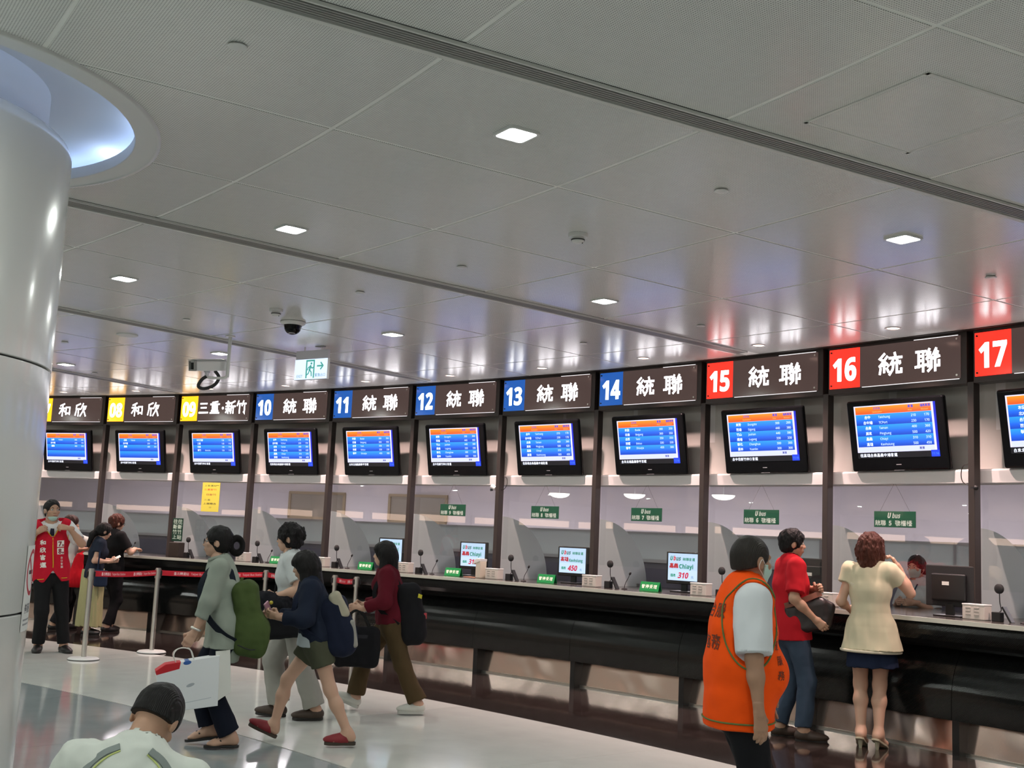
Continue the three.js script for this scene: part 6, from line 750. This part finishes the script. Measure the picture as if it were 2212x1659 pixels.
{ // 8: woman in maroon
  const pos = [-0.914, 0, -10.276], t = 0.0887, [g, J] = person('woman with black hair in a maroon jacket and brown trousers walking left past the counter', pos, t, { H: 1.52, female: true, yaw: -90, headYaw: -105, pelvis: [-0.05, 0.815, 0], neck: [-0.11, 1.225, 0], armL: { elbow: [-0.1, 0.93, 0.24], wrist: [-0.3, 0.885, 0.19], dir: [-1, 0, 0], palm: [0, 0, -1], curl: 0.8 }, armR: { elbow: [-0.12, 0.93, -0.22], wrist: [-0.3, 0.9, -0.15] }, legL: { ankle: [0.225, 0.095, 0.07], yaw: -82 , knee: [-0.5, 0.45, 0.07] }, legR: { ankle: [-0.315, 0.115, -0.09], yaw: -94, pitch: 22, knee: [-0.6, 0.5, -0.09] } }, SKIN.light);
  face(J, g); hair(J, g, HAIR.black, { thick: 0.018, coverEars: true, fringe: true, faceH: 0.085, nape: null, more: [[[0.055, 0, -0.02], [0.06, -0.14, -0.02], 0.045, 0.045], [[-0.055, 0, -0.02], [-0.06, -0.14, -0.02], 0.045, 0.045], [[0, -0.02, -0.07], [0, -0.19, -0.09], 0.075, 0.06]] });
  trousers(J, g, cloth(0.075, 0.05, 0.024), { loose: 0.024, flare: 0.02, fold: 0.012 }); top(J, g, 'jacket', cloth(0.1, 0.008, 0.016), { loose: 0.024, sleeve: 1.85, sleeveLoose: 0.024, hem: 0.06, fold: 0.01 }); const ws = std({ color: lin(0.6, 0.6, 0.55), roughness: 0.6 }); for (const k of 'LR') shoe(J, g, k, ws, std({ color: lin(0.5, 0.5, 0.46), roughness: 0.8 }), { sole: 0.024 });
  const bp = held('backpack', 'black backpack with a yellow label on the woman in maroon', 'backpack', pos, t), bk = cloth(0.011, 0.011, 0.013); part('bag_body', shell([rbx([0.11, 0.86, 0.0], [0.11, 0.25, 0.15], 0.08, [[0.98, 0.12, 0], [-0.12, 0.98, 0], [0, 0, 1]]), rbx([0.15, 0.74, 0.0], [0.1, 0.15, 0.155], 0.07)], 0.0105, { k: 0.07, fold: 0.01 }), bk, bp); part('yellow_label', rbox(0.05, 0.035, 0.012, 0.003), std({ color: lin(0.6, 0.55, 0.03), roughness: 0.6 }), bp, V(0.19, 1.005, 0.12)).rotation.set(0, 0.9, -0.25); part('red_label', rbox(0.04, 0.05, 0.012, 0.003), std({ color: lin(0.45, 0.05, 0.06), roughness: 0.6 }), bp, V(0.243, 0.84, 0.115)).rotation.set(0, 0.9, 0); part('shoulder_strap', strap([[0.02, 1.07, 0.11], [-0.06, 1.17, 0.12], [-0.15, 1.14, 0.13], [-0.2, 1.02, 0.14], [-0.14, 0.88, 0.16], [0.02, 0.76, 0.16]], 0.045, [-0.08, 1.0, 0]), bk, bp);
  const b = held('holdall', 'large black holdall carried in front of the woman in maroon', 'bag', pos, t); part('bag_body', shell([rbx([-0.32, 0.57, 0.2], [0.19, 0.17, 0.09], 0.05)], 0.0105, { fold: 0.01 }), cloth(0.011, 0.011, 0.013), b); for (const z of [0.15, 0.25]) part('handle', tubeP([[-0.42, 0.72, z], [-0.39, 0.84, 0.2], [-0.34, 0.87, 0.2], [-0.28, 0.83, 0.2], [-0.22, 0.72, z]], 0.011), cloth(0.02, 0.02, 0.02), b); part('side_stripe', rbox(0.3, 0.03, 0.01, 0.003), cloth(0.03, 0.03, 0.035), b, V(-0.32, 0.66, 0.286));
}
{ // 9: seated man in the foreground
  const pos = [-1.198, 0, -4.2], t = 0.2779, [g, J] = person('man with cropped hair and grey-striped white shirt, bending his head, nearest the camera', pos, t, { H: 1.7, build: 1.1, yaw: 172, headYaw: 166, headPitch: -46, headRoll: 15, pelvis: [-0.12, 0.31, 0.14], neck: [-0.05, 0.742, 0.02], armL: { lift: -0.01, elbow: [-0.36, 0.5, -0.12], wrist: [-0.24, 0.42, -0.36] }, armR: { lift: -0.035, elbow: [0.22, 0.5, -0.12], wrist: [0.1, 0.42, -0.36] }, legL: { ankle: [-0.16, 0.08, -0.42], knee: [-0.2, 0.9, -0.3] }, legR: { ankle: [0.1, 0.08, -0.42], knee: [0.15, 0.9, -0.3] } }, SKIN.mid);
  face(J, g); hair(J, g, HAIR.black, { thick: 0.011, nape: -0.012, mess: 0.004 });
  const wh = cloth(0.6, 0.63, 0.58), [m, f] = top(J, g, 'shirt', wh, { loose: 0.024, sleeve: 0.8, sleeveLoose: 0.022, hem: 0.08, fold: 0.014, foldFreq: [9, 7, 9] }); collar(J, g, cloth(0.62, 0.66, 0.58), 0.004);
  const back = J.ch.f.map((v) => -v), gs = cloth(0.22, 0.25, 0.24), gp = cloth(0.55, 0.62, 0.22), on = (x, y) => onSurface(f, add(add(add(J.n, J.ch.l, x), J.up, y), back, 0.4), J.ch.f, 0.7);
  for (const q of [1, -1]) { const pts = [[0.05, 0.0], [0.1, -0.03], [0.145, -0.09], [0.168, -0.2], [0.175, -0.34]].map(([x, y]) => on(q * x, y)); part('stripe', strap(pts, 0.03, add(mix(J.p, J.n, 0.6), J.ch.f, 0.1), 0.004), gs, m); part('piping', tubeP([[0.045, -0.013], [0.088, -0.043], [0.128, -0.1], [0.15, -0.2], [0.157, -0.34]].map(([x, y]) => on(q * x, y)), 0.003), gp, m); }
  trousers(J, g, cloth(0.03, 0.032, 0.04)); for (const k of 'LR') shoe(J, g, k, shoeBlack, soleMat);
  const s = held('low_stool', 'low dark stool under the seated man in the foreground, mostly outside the frame', 'stool', [-1.198, 0, -4.2], t); part('seat', rbox(0.42, 0.06, 0.34, 0.02), M.matte, s, V(-0.1, 0.165, 0.15)); for (const x of [-0.26, 0.06]) for (const z of [0.03, 0.27]) part('leg', cyl(0.016, 0.016, 0.14, 0, 0.07, 0, 12), M.chrome, s, V(x, 0, z));
}
{ // 10: steward in the orange waistcoat
  const pos = [1.149, 0, -5.6], t = -0.2024, [g, J] = person('stout man with cropped hair in a bright orange waistcoat over a white shirt', pos, t, { H: 1.62, build: 1.0, belly: 1.28, yaw: 102, headYaw: 128, pelvis: [-0.015, 0.865, 0], neck: [0.01, 1.345, 0], head: 1.06, armR: { elbow: [0.0, 1.0, 0.32], wrist: [0.08, 0.755, 0.26], dir: [0.12, -1, 0.02], palm: [-0.6, 0, -0.8], curl: 0.3 }, armL: { elbow: [0.05, 1.0, -0.34], wrist: [0.12, 0.78, -0.28] }, legL: { ankle: [-0.0, 0.075, -0.12] }, legR: { ankle: [-0.04, 0.075, 0.1] } }, SKIN.tan);
  face(J, g, { mask: true }); hair(J, g, HAIR.buzz, { thick: 0.005, nape: -0.02, mess: 0.002, hairline: -0.03 }); maskOn(J, g, 0);
  trousers(J, g, cloth(0.011, 0.011, 0.013), { loose: 0.022 }); for (const k of 'LR') shoe(J, g, k, shoeBlack, soleMat);
  const wh = cloth(0.66, 0.69, 0.72); top(J, g, 'shirt', wh, { loose: 0.018, sleeve: 0.92, sleeveLoose: 0.036, hem: 0.05, fold: 0.008 }); collar(J, g, wh, 0.008);
  const or = cloth(0.95, 0.09, 0.006), hole = ['L', 'R'].map((k) => { const A = J.arm[k], c = add(A.S, J.ch.l, A.m * 0.08); return loft(add(c, J.up, 0.0), add(c, J.up, -0.2), [0.125, 0.11], [0.1, 0.09], J.ch.f); });
  const [m, f] = top(J, g, 'waistcoat', or, { loose: 0.046, hem: 0.165, flare: 0.01, shoulder: true, fold: 0.01, foldFreq: [6, 5, 6], subs: hole, neckHole: 0.012, hang: true });
  const sideN = facing(12), sideR = nrm(cross([0, 1, 0], sideN)), ring_ = []; for (let i = 0; i <= 26; i++) { const a = i / 26 * Math.PI * 2, A = J.arm.R; const c = add(add(A.S, J.up, -0.1), J.ch.f, Math.cos(a) * 0.128), p = add(c, J.up, Math.sin(a) * 0.205); ring_.push(onSurface(f, add(p, J.ch.l, -0.35), J.ch.l, 0.6)); } part('piping', tubeP(ring_, 0.0045, 60, 6), cloth(0.13, 0.18, 0.06), m); void sideR;
  const hemP = []; for (let i = 0; i <= 30; i++) { const a = i / 30 * Math.PI * 2, d = [Math.sin(a), 0, Math.cos(a)], c = add(J.p, [0, -0.12, 0]); hemP.push(onSurface(f, add(c, d, 0.5), d.map((v) => -v), 0.6)); } part('piping', tubeP(hemP, 0.004, 80, 6), cloth(0.13, 0.18, 0.06), m);
  const bN = facing(-52), bR = nrm(cross([0, 1, 0], bN)); part('printed_words', patch(f, add(J.p, [0, 0.3, 0]), bR, [0, 1, 0], bN, 0.17, 0.26), print(256, 392, (q) => { row(q, '台服', 10, 20, 104, 0.1, '#6b2f14', 1.16); row(q, '客務', 10, 240, 104, 0.1, '#6b2f14', 1.16); }), m);
  const fN = facing(62), fR = nrm(cross([0, 1, 0], fN)); part('printed_words', patch(f, add(J.p, [0, 0.18, 0]), fR, [0, 1, 0], fN, 0.055, 0.3), print(96, 524, (q) => column(q, '客運服務', 10, 14, 76, 0.1, '#6b2f14', 1.55)), m);
}
{ // 11: man in the red polo
  const pos = [2.545, 0, -9.896], t = -0.2517, [g, J] = person('man with short black hair in a red polo shirt and jeans at the counter', pos, t, { H: 1.71, yaw: 108, headYaw: 100, pelvis: [-0.1, 0.93, 0], neck: [-0.125, 1.455, 0], armR: { elbow: [-0.04, 1.1, 0.24], wrist: [0.08, 0.99, 0.19], dir: [0.75, -0.65, -0.1], palm: [0.1, 0, -1], curl: 0.6 }, armL: { elbow: [0.06, 1.12, -0.22], wrist: [0.08, 1.23, 0.04], dir: [0.5, 0.1, 0.7], curl: 0.7 }, legR: { ankle: [0.0, 0.075, 0.1], yaw: 100 }, legL: { ankle: [-0.2, 0.075, -0.08], yaw: 112 } }, SKIN.mid);
  face(J, g); hair(J, g, HAIR.black, { thick: 0.016, nape: -0.07, mess: 0.01, hairline: -0.042, fringe: true }); const red = cloth(0.46, 0.012, 0.02); top(J, g, 'polo_shirt', red, { loose: 0.028, sleeve: 0.82, sleeveLoose: 0.028, hem: 0.13, flare: 0.012, fold: 0.008 }); collar(J, g, red, 0.004); trousers(J, g, cloth(0.045, 0.066, 0.1), { loose: 0.02, fold: 0.01 }); for (const k of 'LR') shoe(J, g, k, shoeBrown, soleMat);
  const b = held('handbag', 'dark brown leather handbag with a red-brown trim under the arm of the man in red', 'bag', pos, t), lm = std({ color: lin(0.022, 0.014, 0.014), roughness: 0.4 }), tr = std({ color: lin(0.16, 0.04, 0.015), roughness: 0.5 });
  part('bag_body', shell([rbx([0.02, 1.0, 0.13], [0.17, 0.125, 0.055], 0.05, [[0.97, 0.2, 0], [-0.2, 0.97, 0], [0, 0, 1]]), rbx([0.13, 1.06, 0.12], [0.1, 0.09, 0.05], 0.04, [[0.9, -0.3, 0], [0.3, 0.9, 0], [0, 0, 1]])], 0.009, { k: 0.05, fold: 0.008 }), lm, b); part('trim_band', strap([[-0.16, 1.08, 0.17], [-0.05, 1.12, 0.19], [0.06, 1.17, 0.185], [0.13, 1.2, 0.15]], 0.045, [0, 1.1, 0]), tr, b); part('handle', tubeP([[-0.12, 1.1, 0.18], [-0.13, 1.28, 0.19], [-0.12, 1.42, 0.12], [-0.1, 1.38, 0.0], [-0.06, 1.2, 0.06]], 0.009), lm, b);
}
{ // 12: woman in the cream blouse
  const pos = [2.955, 0, -9.567], t = -0.2996, [g, J] = person('woman with short auburn hair in a cream blouse and denim skirt seen from behind', pos, t, { H: 1.63, female: true, build: 1.06, yaw: 168, headYaw: 160, headPitch: 2, pelvis: [0.045, 0.925, 0], neck: [0.037, 1.445, 0], armL: { elbow: [-0.21, 1.1, -0.0], wrist: [-0.13, 1.08, -0.22] }, armR: { elbow: [0.37, 1.25, -0.12], wrist: [0.258, 1.44, -0.07], dir: [-0.5, 0.8, 0.12], palm: [-0.8, -0.2, 0], curl: 0.7 }, legL: { ankle: [-0.03, 0.125, 0.0], yaw: 172, pitch: -22, knee: [-0.04, 0.5, -0.5] }, legR: { ankle: [0.105, 0.125, 0.02], yaw: 158, pitch: -22, knee: [0.1, 0.5, -0.5] } }, SKIN.light);
  face(J, g); hair(J, g, HAIR.red, { thick: 0.03, coverEars: true, fringe: true, nape: -0.155, mess: 0.013, k: 0.05, more: [[[0, -0.04, -0.06], [0, -0.12, -0.065], 0.085, 0.08], [[0.06, -0.03, -0.01], [0.065, -0.11, 0.0], 0.05, 0.045], [[-0.06, -0.03, -0.01], [-0.065, -0.11, 0.0], 0.05, 0.045]] });
  const cr = cloth(0.62, 0.57, 0.4), lace = cloth(0.66, 0.61, 0.47); top(J, g, 'blouse', cr, { loose: 0.024, sleeve: 0.42, sleeveLoose: 0.034, hem: 0.16, flare: 0.05, fold: 0.012, foldFreq: [9, 3, 9], neckHole: 0.01 });
  const hp = []; for (let i = 0; i <= 40; i++) { const a = i / 40 * Math.PI * 2; hp.push([0.045 + Math.cos(a) * 0.232, 0.765, Math.sin(a) * 0.18]); } part('lace_hem', tubeP(hp, 0.012, 80, 8), lace, g); part('yoke_seam', strap([[-0.115, 1.3, 0.06], [-0.05, 1.275, 0.1], [0.05, 1.265, 0.115], [0.13, 1.275, 0.1], [0.2, 1.3, 0.06]], 0.012, [0.04, 1.25, 0], 0.003), lace, g);
  part('denim_skirt', shell([loft([0.045, 0.92, 0], [0.055, 0.635, 0], [0.175, 0.125], [0.205, 0.155], [1, 0, 0], 2)], 0.01, { fold: 0.01, foldFreq: [12, 2, 12] }), cloth(0.013, 0.02, 0.045), g); const sd = std({ color: lin(0.42, 0.38, 0.27), roughness: 0.5 }); for (const k of 'LR') { shoe(J, g, k, sd, sd, { sandal: true, name: 'heeled_sandal', low: -0.068, sole: 0.012 }); const L = J.leg[k], h = add(add(L.An, L.f, -0.03), [0, 0, 0]); part('heel', cyl(0.012, 0.022, Math.max(0.03, h[1] - 0.07), 0, 0, 0, 10), sd, g, V(h[0], (h[1] - 0.07) / 2, h[2])); part('ankle_strap', new THREE.TorusGeometry(0.04, 0.005, 6, 24).rotateX(Math.PI / 2), sd, g, V(...add(L.An, [0, 0.015, 0]))); }
}
{ // 13: clerk
  const p = bayPos(16, 0.16, 0, 1.22), t = bayAngle(16), [g, J] = person('clerk with tied black hair, green face mask and white shirt behind the counter glass', [p.x, 0, p.z], t, { H: 1.56, female: true, yaw: -4, headYaw: 2, headPitch: -4, pelvis: [0, 0.84, 0], neck: [0, 1.305, 0], armL: { elbow: [0.22, 1.02, 0.02], wrist: [0.1, 1.1, 0.19], dir: [-0.6, 0, 0.8] }, armR: { elbow: [-0.22, 1.02, 0.02], wrist: [-0.1, 1.1, 0.19], dir: [0.6, 0, 0.8] }, legL: { ankle: [0.08, 0.075, 0] }, legR: { ankle: [-0.08, 0.075, 0] } }, SKIN.light);
  face(J, g, { mask: true }); maskOn(J, g, 0.0); hair(J, g, HAIR.black, { thick: 0.013, hairline: -0.045, coverEars: true, nape: -0.06, more: [[[0.04, -0.04, -0.1], [0.085, -0.1, -0.05], 0.03, 0.022]] }); const wh = cloth(0.62, 0.64, 0.64); top(J, g, 'shirt', wh, { loose: 0.02, sleeve: 0.9, hem: 0.1 }); collar(J, g, wh, 0.004); trousers(J, g, cloth(0.02, 0.02, 0.025)); for (const k of 'LR') shoe(J, g, k, shoeBlack, soleMat); part('lanyard', strap([[-0.055, 1.33, 0.03], [-0.05, 1.24, 0.115], [-0.01, 1.12, 0.15], [0.012, 1.12, 0.15], [0.05, 1.24, 0.115], [0.055, 1.33, 0.03]], 0.012, [0, 1.2, -0.1], 0.003), cloth(0.03, 0.05, 0.08), g);
}
renderer.render(scene, camera);
